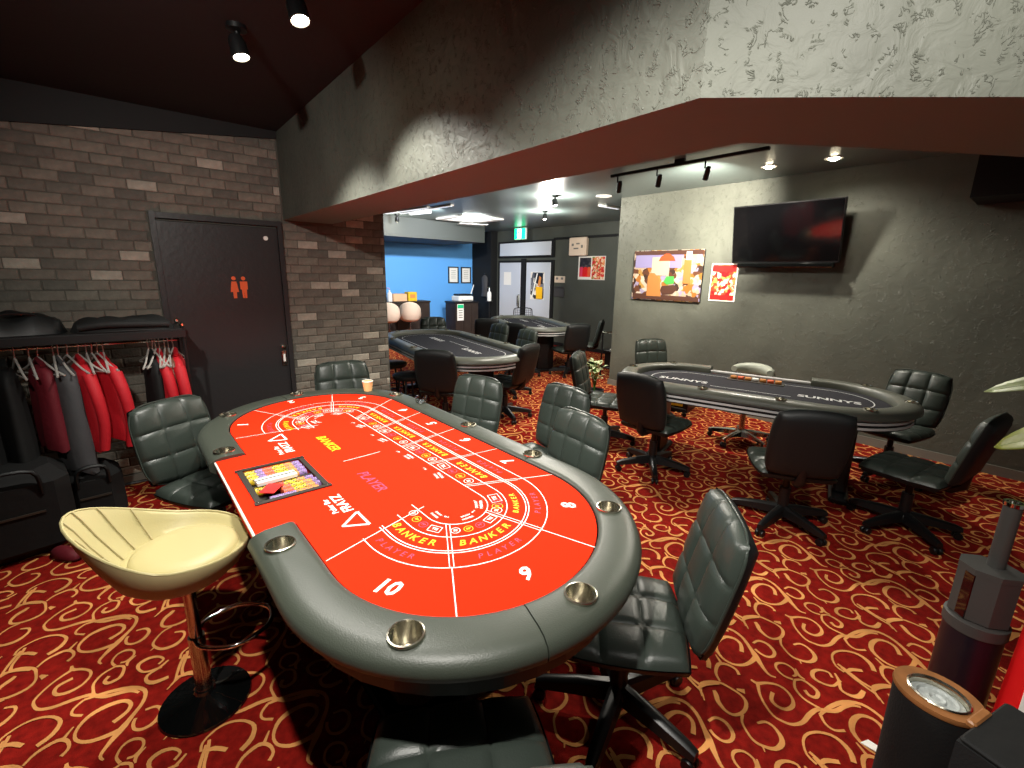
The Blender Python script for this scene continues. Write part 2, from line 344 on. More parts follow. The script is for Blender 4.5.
structure(slab('ceiling', -1.8, 1.35, -2.5, 4.6, CZ, CZ+.1, M['ceil_near']))
structure(slab('ceiling.001', 1.35, 8.1, -2.5, 11, CZ, CZ+.1, M['ceil_far']))
slab('wall_front', -1.8, 8.1, -2.5, -2.4, 0, CZ, M['wall_pale'])
slab('wall_west', -1.8, -1.7, -2.4, 4.6, 0, CZ, M['black_paint'])
wl = slab('wall_left', -1.7, 2.106, 4.444, 4.56, 0, CZ, M['mortar'])
slab('wall_left_end', 2.0, 2.106, 4.56, 11, 0, CZ, M['dark_grey'])
wr = slab('wall_right', 5.75, 5.9, -2.4, 4.37, 0, CZ, M['plaster'])
slab('wall_right_return', 5.9, 8.0, 4.25, 4.37, 0, CZ, M['dark_grey'])
wb = slab('wall_back', 8.0, 8.1, 4.25, 11, 0, CZ, M['dark_grey'])
wf = slab('wall_far', 2.1, 8.0, 10.9, 11, 0, CZ, M['blue'])
slab('trim_1', 2.106, 6.78, 9.0, 10.9, 2.36, CZ, M['bulkhead'])
slab('trim_2', 7.78, 8.0, 10.05, 10.9, 0, CZ, M['black_paint'])
slab('baseboard_right', 5.735, 5.75, -2.4, 4.385, 0, .085, M['baseboard'])
slab('baseboard_back', 7.985, 8.0, 4.37, 7.84, 0, .08, M['black_paint'])
slab('baseboard_left', -1.7, .26, 4.425, 4.444, 0, .07, M['baseboard'])
slab('trim_3', 7.96, 8.0, 4.37, 7.9, 2.45, 2.50, M['black_paint'])      # ledge above the doors
# beam with a brown underside
outer = [(1.19, 4.444), (1.119, .643), (1.376, .39), (1.636, .142), (4.0, -2.3)]
inner = [(4.9, -1.9), (2.377, .172), (1.9, .49), (1.56, .74), (1.57, 3.2), (1.60, 4.444)]
bo = outer+inner; n = len(bo); ZB = 2.065
mb = MB().add([(x, y, ZB) for x, y in bo]+[(x, y, CZ) for x, y in bo], [tuple(range(n-1, -1, -1))], 1)
mb.f += [(i, (i+1) % n, n+(i+1) % n, n+i) for i in range(n)]; mb.m += [0]*n
structure(mb.build('trim_4', [M['plaster_beam'], M['soffit']]))
# dark slanted header above the brickwork
zt = lambda x: 2.507+(x+.39)/1.57*.188
mb = MB(); P = [(-1.7, zt(-1.7)), (1.185, zt(1.185)), (1.185, CZ), (-1.7, CZ)]
mb.add([(x, 4.415, z) for x, z in P]+[(x, 4.444, z) for x, z in P], [(0, 1, 2, 3), (7, 6, 5, 4), (0, 4, 5, 1), (1, 5, 6, 2), (2, 6, 7, 3), (3, 7, 4, 0)])
structure(mb.build('trim_5', M['black_paint']))
# black boxed duct under the ceiling by the right wall
mb = MB().box((5.5, -.35, 2.53), (.5, 1.94, .44)); structure(mb.build('trim_6', M['black_paint']))

# bricks
BW, BH, PX, PZ = .168, .0645, .1735, .0705
variants = []
for k in range(6):
    r = random.Random(k)
    j = lambda a: r.uniform(-a, a)
    x, z, c = BW/2, BH/2, .006
    f = [(-x, 0, -z), (x, 0, -z), (x, 0, z), (-x, 0, z)]
    g = [(-x+c+j(.003), -.005+j(.0015), -z+c+j(.003)), (x-c+j(.003), -.005+j(.0015), -z+c+j(.003)), (x-c+j(.003), -.005+j(.0015), z-c+j(.003)), (-x+c+j(.003), -.005+j(.0015), z-c+j(.003))]
    mid = [(j(.02), -.006+j(.002), j(.01))]
    me = MB().add(f+g+mid, [(0, 1, 5, 4), (1, 2, 6, 5), (2, 3, 7, 6), (3, 0, 4, 7), (4, 5, 8), (5, 6, 8), (6, 7, 8), (7, 4, 8)]).mesh('brick', M['bricks'][0])
    variants.append(me)
todo = []
row = 0; z = .075
while z < 2.7:
    segs = []
    zc = z+BH/2
    if z < 2.03: segs = [(-.75, .262), (1.168, 2.1)]
    else: segs = [(-.75, 1.178)]
    if 2.03 <= z < 2.4: segs.append((1.61, 2.1))
    off = (row % 2)*PX/2+rnd.uniform(-.02, .02)
    for a, b in segs:
        x = math.floor((a-off)/PX)*PX+off
        while x < b:
            x0, x1 = max(x, a), min(x+BW, b)
            if x1-x0 > .025:
                h = BH
                if x < 1.2: h = min(BH, zt((x0+x1)/2)-z+.015)
                if h > .012: todo.append((x0, x1, z, h))
            x += PX
    z += PZ; row += 1
def rank(t):
    x0, x1, z, h = t
    hid = (x0 < .3 and z < 1.2) or z < .35
    return (hid, -(z > .5), x0*0+rnd.random()*.0+abs(z-1.6)*.2-x0*.4)
todo.sort(key=rank)
mbs = [MB() for _ in M['bricks']]
pale = lambda x0, z: 4 if rnd.random() < (.17 if x0 > 1.1 else .06) else rnd.choice((0, 1, 2, 3, 0, 1, 3))
for i, (x0, x1, z, h) in enumerate(todo):
    mi = pale(x0, z); me = variants[i % 6]
    if i < 298:
        b = bpy.data.objects.new('brick', me); col.objects.link(b); b.parent = wl
        b.location = ((x0+x1)/2, 4.444, z+h/2); b.scale = ((x1-x0)/BW, 1, h/BH)
        b.material_slots[0].link = 'OBJECT'; b.material_slots[0].material = M['bricks'][mi]
    else:
        sx, sz = (x1-x0)/BW, h/BH
        mbs[0].add([((x0+x1)/2+p.co.x*sx, 4.444+p.co.y, z+h/2+p.co.z*sz) for p in me.vertices], [tuple(p.vertices) for p in me.polygons], mi)
o = mbs[0].build('brickwork', M['bricks'], wl); o['kind'] = 'stuff'

# restroom door in the brick wall
d1 = MB().box((.712, 4.434, 1.0), (.826, .03, 1.98), ch=.004).build('door_1', M['door_wood']); structure(d1)
fr = MB()
fr.box((.284, 4.428, 1.025), (.036, .045, 2.05)); fr.box((1.144, 4.428, 1.025), (.036, .045, 2.05)); fr.box((.714, 4.428, 2.026), (.824, .045, .04))
fr.build('door_frame', M['door_wood'], d1)
MB().lathe([(.0, .0), (.021, 0), (.023, .006), (.018, .022), (0, .026)], n=16).xf(Matrix.Translation((1.085, 4.419, .985)) @ Matrix.Rotation(PI/2, 4, 'X')).build('lock_knob', M['steel'], d1, True)
hp = MB().box((1.085, 4.413, .88), (.044, .012, .135), ch=.005).build('handle_plate', M['steel'], d1)
MB().box((1.085, 4.404, .885), (.018, .008, .07), ch=.004).build('finger_pull', M['white_plastic'], hp)
MB().lathe([(0, 0), (.018, 0), (.018, .01), (0, .012)], n=14).xf(Matrix.Translation((1.03, 4.419, 1.905)) @ Matrix.Rotation(PI/2, 4, 'X')).build('door_stop_bumper', M['white_plastic'], d1, True)
for k, xx in enumerate((.76, .83)):                                     # woman and man pictograms
    mb = MB(); y = 4.4165
    def poly(pts): mb.add([(xx+a, y, 1.50+b) for a, b in pts]+[(xx+a, y+.003, 1.50+b) for a, b in pts], [tuple(range(len(pts)))[::-1]]+[(i, (i+1) % len(pts), len(pts)+(i+1) % len(pts), len(pts)+i) for i in range(len(pts))])
    poly([(.016*math.cos(t*PI/5), .075+.016*math.sin(t*PI/5)) for t in range(10)])
    if k == 0: poly([(-.018, .05), (.018, .05), (.03, -.035), (.013, -.035), (.012, -.085), (-.012, -.085), (-.013, -.035), (-.03, -.035)])
    else: poly([(-.027, .05), (.027, .05), (.027, -.015), (.018, -.015), (.015, -.085), (.002, -.085), (0, -.02), (-.002, -.085), (-.015, -.085), (-.018, -.015), (-.027, -.015)])
    mb.build('pictogram', M['orange'], d1)

# double entrance door in the back wall
d2 = MB().box((7.975, 8.9, 1.0), (.05, 2.06, 2.0)).build('door_2', M['black_paint']); structure(d2)
for k, yc in enumerate((9.43, 8.37)):
    lf = MB().box((7.944, yc, .975), (.03, .84, 1.94), ch=.006).build('door_leaf', M['door_pale'], d2)
MB().box((7.93, 8.9, 1.02), (.03, .16, 2.04)).build('mullion', M['black_paint'], d2)
h = MB(); h.tube([(7.90, 9.05, .86), (7.87, 9.05, .86), (7.87, 9.05, 1.12), (7.90, 9.05, 1.12)], .012); h.box((7.925, 9.05, .99), (.015, .05, .34)); h.build('door_handle', M['steel'], d2)
w1 = MB().box((7.97, 8.9, 2.27), (.06, 2.06, .40)).build('window_1', M['black_paint']); structure(w1)
MB().box((7.935, 8.9, 2.27), (.012, 1.9, .31)).build('pane', M['frosted'], w1)
# ---------------------------------------------------------------- gaming tables
def track(r, y0, y1, n=24, start=None, end=None, cx=0.):
    """stadium outline (x, y, nx, ny), anticlockwise from the left side; start/end are heights on the left side (open on that side)"""
    pts = []
    if start is not None: pts.append((cx-r, start, -1, 0))
    for i in range(n+1):
        a = PI+PI*i/n; pts.append((cx+r*math.cos(a), y0+r*math.sin(a), math.cos(a), math.sin(a)))
    m = 8
    for i in range(1, m): pts.append((cx+r, y0+(y1-y0)*i/m, 1, 0))
    for i in range(n+1):
        a = PI*i/n; pts.append((cx+r*math.cos(a), y1+r*math.sin(a), math.cos(a), math.sin(a)))
    if end is not None: pts.append((cx-r, end, -1, 0))
    else:
        for i in range(1, m): pts.append((cx-r, y1+(y0-y1)*i/m, -1, 0))
    return pts
def sweep(path, prof, closed=False):
    mb = MB(); k = len(prof); P = []
    for x, y, nx, ny in path:
        for d, z in prof: P.append((x+nx*d, y+ny*d, z))
    F = []; n = len(path)
    for i in range(n if closed else n-1):
        for j in range(k): F.append((i*k+j, i*k+(j+1) % k, ((i+1) % n)*k+(j+1) % k, ((i+1) % n)*k+j))
    if not closed: F += [tuple(range(k))[::-1], tuple((n-1)*k+j for j in range(k))]
    return mb.add(P, F)
def cut(o, cutter_mb):
    """subtract the cutter volume from the mesh of o (applied at once)"""
    c = cutter_mb.build('cutter', M['tray'])
    m = o.modifiers.new('b', 'BOOLEAN'); m.operation = 'DIFFERENCE'; m.solver = 'EXACT'; m.object = c
    sv = o.matrix_world.copy(); c.parent = o.parent
    bpy.context.view_layer.update()
    dg = bpy.context.evaluated_depsgraph_get()
    me = bpy.data.meshes.new_from_object(o.evaluated_get(dg)); me.name = o.name
    o.modifiers.clear(); old = o.data; o.data = me; bpy.data.meshes.remove(old)
    bpy.data.objects.remove(c)
    me.polygons.foreach_set('use_smooth', [True]*len(me.polygons)); me.set_sharp_from_angle(angle=math.radians(40))
def cup_mesh(r=.043, depth=.06):
    return MB().lathe([(r*.8, -depth), (r*.93, -depth+.006), (r*.95, 0), (r, .006), (r*1.1, .005), (r*1.13, 0), (r*1.08, -.004), (r*.99, -.004), (r*.97, -depth), (r*.8, -depth-.004)], n=24).mesh('cup_holder', M['steel'], 45)
def cup_at(me, x, y, z, parent):
    o = link('cup_holder', me, parent); o.location = (x, y, z); return o

# --- the big red baccarat table
TAP = .09                                    # the two ends of this table are cut a little askew
def tap(x, y): return (x, y+TAP*(x-BX))
def untap(x, y): return (x, y-TAP*(x-BX))
def tapered(o):
    for v in o.data.vertices: v.co.y += TAP*v.co.x
    return o
BX, BY = .9025, 2.1
bt = thing('baccarat_table', 'large red felt baccarat table with green black padded rail and numbered seats in the foreground', 'gaming table', (BX, BY, 0))
R0 = .518; YA, YB = 1.31-BY, 2.87-BY; S0, S1 = 1.685-BY, 2.50-BY
RT = .7755
prof = [(.002, .745), (.002, .766), (.008, .771), (.022, .7745), (.10, .775), (.128, .770), (.149, .757), (.158, .738), (.154, .718), (.134, .70), (.02, .70)]
full = track(R0, YA, YB, 40, S0, S1)
def near(p, x, y): return math.hypot(p[0]-x, p[1]-y)
def cutidx(x, y): return min(range(len(full)), key=lambda i: near(full[i], x, y))
i1 = cutidx(R0*math.cos(math.radians(-108)), YA+R0*math.sin(math.radians(-108))); i2 = cutidx(R0, 1.44-BY); i3 = cutidx(R0*math.cos(math.radians(100)), YB+R0*math.sin(math.radians(100)))
cups = [untap(*c) for c in [(.302, 1.50), (.437, .895), (.888, .72), (1.352, .985), (1.49, 1.57), (1.498, 2.14), (1.475, 3.03), (.91, 3.455), (.43, 3.18), (.308, 2.53)]]
def shrink(path):                            # round the pad ends a little at its seams
    return path
for a, b in ((0, i1), (i1, i2), (i2, i3), (i3, len(full)-1)):
    seg = [list(p) for p in full[a:b+1]]
    for e, q in ((0, 1), (-1, -2)):
        dx, dy = seg[q][0]-seg[e][0], seg[q][1]-seg[e][1]; l = math.hypot(dx, dy)
        if not (a == 0 and e == 0) and not (b == len(full)-1 and e == -1): seg[e][0] += dx/l*.0022; seg[e][1] += dy/l*.0022
    o = sweep(seg, prof).build('rail_pad', M['leather_rail'], bt)
    cm = MB()
    for x, y in cups: cm.lathe([(.042, .66), (.042, .9)], (x-BX, y-BY, 0), 24)
    cut(o, cm); tapered(o)
cme = cup_mesh()
for x, y in cups: x, y = tap(x, y); cup_at(cme, x-BX, y-BY, RT+.001, bt)
# playing surface with the dealer's straight edge and a well for the chips
left_end = [p for p in track(R0-.004, YA, YB, 40, S0, S1)]
out = [(p[0], p[1]) for p in left_end]+[(.258-BX, S1), (.258-BX, S0)]
fe = MB().prism(out, .70, .76).build('felt_top', M['felt'], bt)
fe = tapered(fe)
TX0, TX1, TY0, TY1 = .325-BX, .575-BX, 1.875-BY, 2.245-BY
cut(fe, MB().box(((TX0+TX1)/2, (TY0+TY1)/2, .76), (TX1-TX0, TY1-TY0, .09)))
tapered(MB().box((.254-BX, (S0+S1)/2, .752), (.008, S1-S0, .016), ch=.003).build('edge_trim', M['white_plastic'], bt))
mb = MB().prism([(p[0], p[1]) for p in track(R0+.10, YA, YB, 20)], .62, .69); tapered(mb.build('underframe', M['plastic_black'], bt))
MB().box((.0, 1.92-BY, .33), (.62, 1.36, .58), ch=.06).build('pedestal', M['fabric_black'], bt)
MB().box((.0, 1.92-BY, .02), (.70, 1.44, .04), ch=.01).build('base_plate', M['plastic_black'], bt)
tr = MB(); w = .022
tr.box(((TX0+TX1)/2, (TY0+TY1)/2, .7205), (TX1-TX0-.002, TY1-TY0-.002, .008))
for c, d in ((((TX0+TX1)/2, TY0-w/2+.005), (TX1-TX0+2*w, w)), (((TX0+TX1)/2, TY1+w/2-.005), (TX1-TX0+2*w, w)), ((TX0-w/2+.005, (TY0+TY1)/2), (w, TY1-TY0)), ((TX1+w/2-.005, (TY0+TY1)/2), (w, TY1-TY0))):
    tr.box((c[0], c[1], .7635), (d[0], d[1], .005))
tr.box(((TX0+TX1)/2, (TY0+TY1)/2, .738), (TX1-TX0-.004, .012, .03))
to = tr.build('chip_tray', M['tray'], bt)
for sx in (TX0-.008, TX1+.008):
    for sy in (TY0-.004, TY1+.004):
        MB().lathe([(0, 0), (.005, 0), (.005, .002), (0, .003)], (sx, sy, .7655), 10).build('screw', M['steel'], to)
# --- markings printed on the felt
ZP = .7607
sy0, sy1, sx = 1.385-BY, 2.80-BY, .91-BX
LW = .0019
mk = MB()
def arc_line(r, ya=sy0, yb=sy1, w=LW):
    x = BX+sx-r
    strip(mk, [(p[0], p[1], w) for p in track(r, ya, yb, 30, 1.375+(x-.4)*.365-BY, 2.805-(x-.4)*.33-BY, sx)], ZP)
for r in (.13, .21, .288, .300, .375): arc_line(r)
def ray_pt(kind, v, r):
    """point on the seat divider: kind 'n' near-end angle, 's' straight y, 'f' far-end angle"""
    if kind != 's' and isinstance(v, tuple): v = v[0]+(v[1]-v[0])*min(1, max(0, (r-.13)/.40))
    if kind == 'n': a = math.radians(v); return (sx+r*math.cos(a), sy0+r*math.sin(a))
    if kind == 'f': a = math.radians(v); return (sx+r*math.cos(a), sy1+r*math.sin(a))
    f = (r-.13)/(.51-.13); return (sx+r, v[0]+(v[1]-v[0])*f-TAP*(sx+r)-BY)
def edge_r(kind, v):
    if kind == 's': return R0+BX-.91-.002
    r = .3
    while True:
        x, y = ray_pt(kind, v, r)
        yy = YA if kind == 'n' else YB
        if math.hypot(x, y-yy) > R0-.004 or r > .9: return r
        r += .004
divs = [('n', (140, 181)), ('n', (221, 235)), ('n', (302, 291)), ('s', (1.51, 1.36)), ('s', (1.81, 1.765)), ('s', (2.09, 2.17)), ('s', (2.42, 2.575)), ('s', (2.70, 2.985)), ('f', (61, 68)), ('f', (157, 124)), ('f', (222, 180))]
for k, (kd, v) in enumerate(divs):
    a = ray_pt(kd, v, .13); b = ray_pt(kd, v, edge_r(kd, v))
    dx, dy = b[0]-a[0], b[1]-a[1]; l = math.hypot(dx, dy); ux, uy = dx/l, dy/l
    if k in (0, len(divs)-1): strip(mk, [(a[0], a[1], LW), (b[0], b[1], LW)], ZP)
    else:
        c = (a[0]+ux*.245, a[1]+uy*.245); strip(mk, [(c[0], c[1], LW), (b[0], b[1], LW)], ZP)
        for s in (-.007, .007): strip(mk, [(a[0]-uy*s, a[1]+ux*s, LW*.8), (c[0]-uy*s, c[1]+ux*s, LW*.8)], ZP)
tapered(mk.build('white_lines', M['white'], bt))
def seat_pos(t, r):
    """t in 0..10 around the seats (10 first, then 9 ... 1): position, outward angle"""
    k = min(int(t), 9); f = t-k
    (ka, va), (kb, vb) = divs[k], divs[k+1]
    av = lambda v: v[0]+(v[1]-v[0])*min(1, max(0, (r-.13)/.40))
    if ka == 's' and kb == 's':
        v = (va[0]+(vb[0]-va[0])*f, va[1]+(vb[1]-va[1])*f); return ray_pt('s', v, r), math.atan2(v[1]-v[0], .38)*.8
    if kb == 's': v = av(va)+(350-av(va))*f; return ray_pt('n', v, r), math.radians(v)
    if ka == 's': v = 12+(av(vb)-12)*f; return ray_pt('f', v, r), math.radians(v)
    v = av(va)+(av(vb)-av(va))*f
    return ray_pt(ka, v, r), math.radians(v)
def word(mb, txt, t, r, size, bold=0., shear=0., frac=.72):
    """one word laid letter by letter along the curve of the seat box"""
    n = len(txt); k = min(int(t), 9)
    q = [seat_pos(k+.01+.98*i/12, r)[0] for i in range(13)]; span = sum(math.hypot(q[i+1][0]-q[i][0], q[i+1][1]-q[i][1]) for i in range(12))
    step = min(frac/n, size*.86/span); size = min(size, step*span/.80)
    for i, ch in enumerate(txt):
        (x, y), a = seat_pos(t+(i-(n-1)/2)*step, r)
        put_text(mb, ch, size, flat(x, y, ZP, a+PI/2), 0, bold, shear)
def ringmark(mb, t, r, rad, mi):
    (x, y), a = seat_pos(t, r)
    strip(mb, [(x+rad*math.cos(q*PI/8), y+rad*math.sin(q*PI/8), .0014) for q in range(16)], ZP, mi, True); return x, y, a
WYP = [M['white'], M['yellow'], M['purple']]
numpos = {10: (.485, 1.11), 9: (.84, .90), 8: (1.265, 1.11), 7: (1.36, 1.6), 6: (1.365, 1.97), 5: (1.365, 2.33), 4: (1.36, 2.68), 3: (1.27, 3.14), 2: (.84, 3.33), 1: (.47, 2.98)}
for k in range(10):
    mb = MB(); word(mb, 'BANKER', k+{0: .56, 9: .44}.get(k, .5), .249, .044, .0008, .15); tapered(mb.build('banker_lettering', M['yellow'], bt))
    mb = MB(); word(mb, 'PLAYER', k+.5, .337, .036, 0, .15, .55); tapered(mb.build('player_lettering', M['purple'], bt))
    mb = MB(); s_ = .78 if k in (0, 1) else 1.
    for f, tx, mi in ((.15, 'SS', 0), (.36, 'BP', 1), (.57, 'PP', 2)):
        x, y, a = ringmark(mb, k+f, .17, .022*s_, mi); put_text(mb, tx, .022*s_, flat(x, y, ZP, a+PI/2), mi, .0005)
    (x, y), a = seat_pos(k+.81, .17); put_text(mb, 'TIE', .024*s_, flat(x, y, ZP, a+PI/2), 0, .0006)
    q = [(x+u*s_*math.cos(a+PI/2)-v*s_*math.sin(a+PI/2), y+u*s_*math.sin(a+PI/2)+v*s_*math.cos(a+PI/2), .0014) for u, v in ((-.031, -.022), (.031, -.022), (.031, .022), (-.031, .022))]
    for i in range(4): strip(mb, [q[i], q[(i+1) % 4]], ZP)
    rr = (.104, .084, .062)
    (x, y), a = seat_pos(k+.5, rr[0]); put_text(mb, 'PREMIER', .017*s_, flat(x, y, ZP, a+PI/2), 0, .0003)
    (x, y), a = seat_pos(k+.5, rr[1]); put_text(mb, 'DRAW', .017*s_, flat(x, y, ZP, a+PI/2), 0, .0003)
    (x, y), a = seat_pos(k+.85, rr[1]); put_text(mb, '40-1', .015*s_, flat(x, y, ZP, a+PI/2), 0, .0003)
    tapered(tag(mb.build('bet_marks', WYP, bt), kind='stuff'))
for k, (x, y) in numpos.items():
    cyy = 1.36 if y < 1.36 else (2.8 if y > 2.8 else y)
    a = math.atan2(y-cyy, x-.91)
    mb = MB(); x, y = untap(x, y); put_text(mb, str(k), .082, flat(x-BX, y-BY, ZP, a+PI/2), 0, .0022, .2); tapered(mb.build('seat_number', M['white'], bt))
def bigtext(mb, txt, x, y, size, ang, bold=0., shear=0., mi=0): put_text(mb, txt, size, flat(x-BX, y-BY, ZP, ang), mi, bold, shear)
mb = MB(); bigtext(mb, 'BANKER', .755, 2.375, .068, -PI/2, .0014, .15); mb.build('banker_lettering', M['yellow'], bt)
mb = MB(); bigtext(mb, 'PLAYER', .745, 1.80, .068, -PI/2, .0006, .15); mb.build('player_lettering', M['purple'], bt)
mb = MB(); strip(mb, [(.73-BX, 2.085-BY, LW), (.92-BX, 2.095-BY, LW)], ZP); mb.build('centre_line', M['white'], bt)
for yt, yy in ((1.685, 1.515), (2.445, 2.625)):
    mb = MB()
    bigtext(mb, 'FRATZ', .572, yt, .055, PI/2, .0012)
    bigtext(mb, 'Poker Bar', .527, yt-(.0 if yy < 2 else .025), .033, PI/2, .0004)
    tri = [(.51, 1.512), (.592, 1.468), (.592, 1.582)] if yy < 2 else [(.518, 2.592), (.602, 2.67), (.602, 2.56)]
    for i in range(3): strip(mb, [(tri[i][0]-BX, tri[i][1]-BY, .005), (tri[(i+1) % 3][0]-BX, tri[(i+1) % 3][1]-BY, .005)], ZP)
    mb.build('logo_lettering', M['white'], bt)

# --- chips, cards in the tray
M['chip_lilac'] = mat('chip_lilac', (140, 112, 168), .5); M['chip_grey'] = mat('chip_grey', (92, 88, 96), .5); M['chip_yellow'] = mat('chip_yellow', (206, 180, 40), .5)
CM = [M['chip_yellow'], M['chip_lilac'], M['orange'], M['chip_yellow'], M['print_gold'], M['chip_lilac']]
ordn = ['first', 'second', 'third', 'fourth', 'fifth', 'sixth', 'seventh', 'eighth']
ys = [TY1-.026-i*.0395 for i in range(4)]+[TY0+.026+i*.0395 for i in range(4)][::-1]
for i, yy in enumerate(ys):
    th = thing('chip_row', 'row of yellow, orange and lilac chips in the tray, %s from the far end' % ordn[i], 'casino chips', (BX+TX0+.008, BY+yy, .7455), 0, 'chip rows in the tray')
    x = 0.; pat = [('yellow', .042, 0), ('lilac', .03, 1), ('orange', .04, 2), ('yellow', .05, 3), ('gold', .036, 4), ('lilac', .034, 5)]
    if i in (5, 6): x = .09; pat = pat[2:]
    if i == 7: x = .03; pat = [('l', .10, 1), ('g', .09, 4)]
    if i == 3: x = .11; pat = pat[3:]
    for nm, ln, ci in pat:
        mb = MB(); k = max(3, int(ln/.0066))
        pr_ = []
        for q in range(k):
            a, b = q*ln/k, (q+1)*ln/k
            pr_ += [(.0165, a+.0002), (.0188, a+.001), (.0188, b-.001), (.0165, b-.0002)]
        mb.lathe([(0, 0)]+pr_+[(0, ln)], n=16); mb.m = [1 if ((f // 16) % 4 == 2 and (f % 16) % 4 == (f // 64) % 4) else 0 for f in range(len(mb.f))]; mb.xf(Matrix.Translation((x, 0, 0)) @ Matrix.Rotation(PI/2, 4, 'Y'))
        mb.build('chip_stack', [CM[ci], M['plastic_black'] if ci in (0, 3) else M['chip_grey']], th, 30); x += ln
cb = thing('card_box', 'white striped deck of cards lying across the chip tray', 'playing cards', (.425, 2.045, .766), .05)
MB().box((0, 0, .010), (.16, .05, .018), ch=.002).build('box', M['white_plastic'], cb)
MB().box((0, 0, .0197), (.16, .008, .001)).build('stripe', M['tray'], cb)
o = MB().box((.385, 1.965, .7715), (.088, .063, .002), rz=.9, ch=.0008).build('cut_card', M['red']); tag(o, 'red plastic cut card lying on the chips in the tray', 'playing card')

# --- dark poker tables
def poker_table(label, loc, rz, L=2.35, W=1.22, gap=None, tray=False, ncup=10, name='poker_table', band=True, word_='SUNNYS'):
    t = thing(name, label, 'gaming table', (*loc, 0), rz, 'dark poker tables')
    rail = .15; r = W/2-rail; hl = L/2-W/2
    pf = [(0, .735), (0, .782), (.012, .797), (.04, .805), (.09, .805), (.125, .795), (.147, .772), (.15, .745), (.13, .73)]
    if gap:
        sw = sweep(track(r, -hl, hl, 18, -gap, gap), pf)
        MB().box((-r-.02, 0, .762), (.03, 2*gap-.004, .03), ch=.008).build('dealer_edge', M['print_grey'], t)
    else: sw = sweep(track(r, -hl, hl, 18), pf, True)
    ro = sw.build('rail', M['rail_dark'], t)
    cm = MB(); cpos = []
    for k in range(ncup):
        u = (k+.5)/ncup*(2*PI*(r+.075)+4*hl)
        q = [(p[0]+p[2]*.075, p[1]+p[3]*.075) for p in track(r, -hl, hl, 24)]
        ln = 0.
        for i in range(len(q)):
            a, b = q[i], q[(i+1) % len(q)]; d = math.hypot(b[0]-a[0], b[1]-a[1])
            if ln+d >= u: f = (u-ln)/d; cpos.append((a[0]+(b[0]-a[0])*f, a[1]+(b[1]-a[1])*f)); break
            ln += d
    if gap: cpos = [c for c in cpos if not (c[0] < 0 and abs(c[1]) < gap+.05)]
    for x, y in cpos: cm.lathe([(.037, .72), (.037, .9)], (x, y, 0), 14)
    cut(ro, cm)
    for x, y in cpos: cup_at(small_cup, x, y, .806, t)
    MB().prism([(p[0], p[1]) for p in track(r-.03, -hl, hl, 18)], .735, .75).build('playing_surface', M['felt_dark'], t)
    MB().prism([(p[0], p[1]) for p in track(r+.05, -hl, hl, 18)], .66, .735).build('underframe', M['plastic_black'], t)
    if band:
        for zz in (.70, .665):
            sweep(track(r+.10, -hl, hl, 18), [(0, zz), (.012, zz), (.012, zz+.016), (0, zz+.016)], True).build('side_band', M['print_grey'], t)
        sweep(track(r+.05, -hl, hl, 18), [(0, .655), (.055, .655), (.055, .73), (0, .73)], True).build('apron', M['plastic_black'], t)
    pm = MB()
    strip(pm, [(p[0], p[1], .004) for p in track(r-.13, -hl, hl, 18)], .7507, 0, True)
    if word_:
        for s in (-1, 1): put_text(pm, word_, .11, flat(.05, s*.55, .7507, PI/2 if gap else -PI/2), 0, .003)
    strip(pm, [(.14, -.3, .004), (.14, .3, .004)], .7507)
    pm.build('surface_print', M['print_grey'], t)
    if tray:
        tm = MB().box((-r+.17, 0, .753), (.13, .46, .006), ch=.002).build('chip_tray', M['tray'], t)
        for q in range(7):
            MB().lathe([(0, 0), (.017, 0), (.019, .004), (.019, .044), (.017, .05), (0, .05)], n=10).xf(Matrix.Translation((-r+.17, -.205+q*.06, .768)) @ Matrix.Rotation(-PI/2, 4, 'X')).build('chip_stack', [M['print_gold'], M['orange'], M['white']][[0, 1, 0, 2, 0, 1, 0][q]], tm, 30)
    for s in (-1, 1):
        lg = MB().box((0, s*(hl+.2), .35), (.30, .09, .62), ch=.02).build('leg', M['plastic_black'], t)
        MB().box((0, s*(hl+.2), .025), (.56, .13, .05), ch=.015).build('foot', M['plastic_black'], lg)
    return t
small_cup = cup_mesh(.037, .05)
poker_table('dark poker table with a padded rail beside the wall with the television', (4.03, 1.57), PI+.275, 2.24, 1.20, .42, True)
poker_table('dark oval poker table with pale racetrack lines behind the red table', (3.2, 5.0), -.17, 2.75, 1.3, None, False, 8)
poker_table('dark poker table farthest back, in front of the entrance doors', (5.95, 6.45), -.42, 2.5, 1.2, None, False, 8)
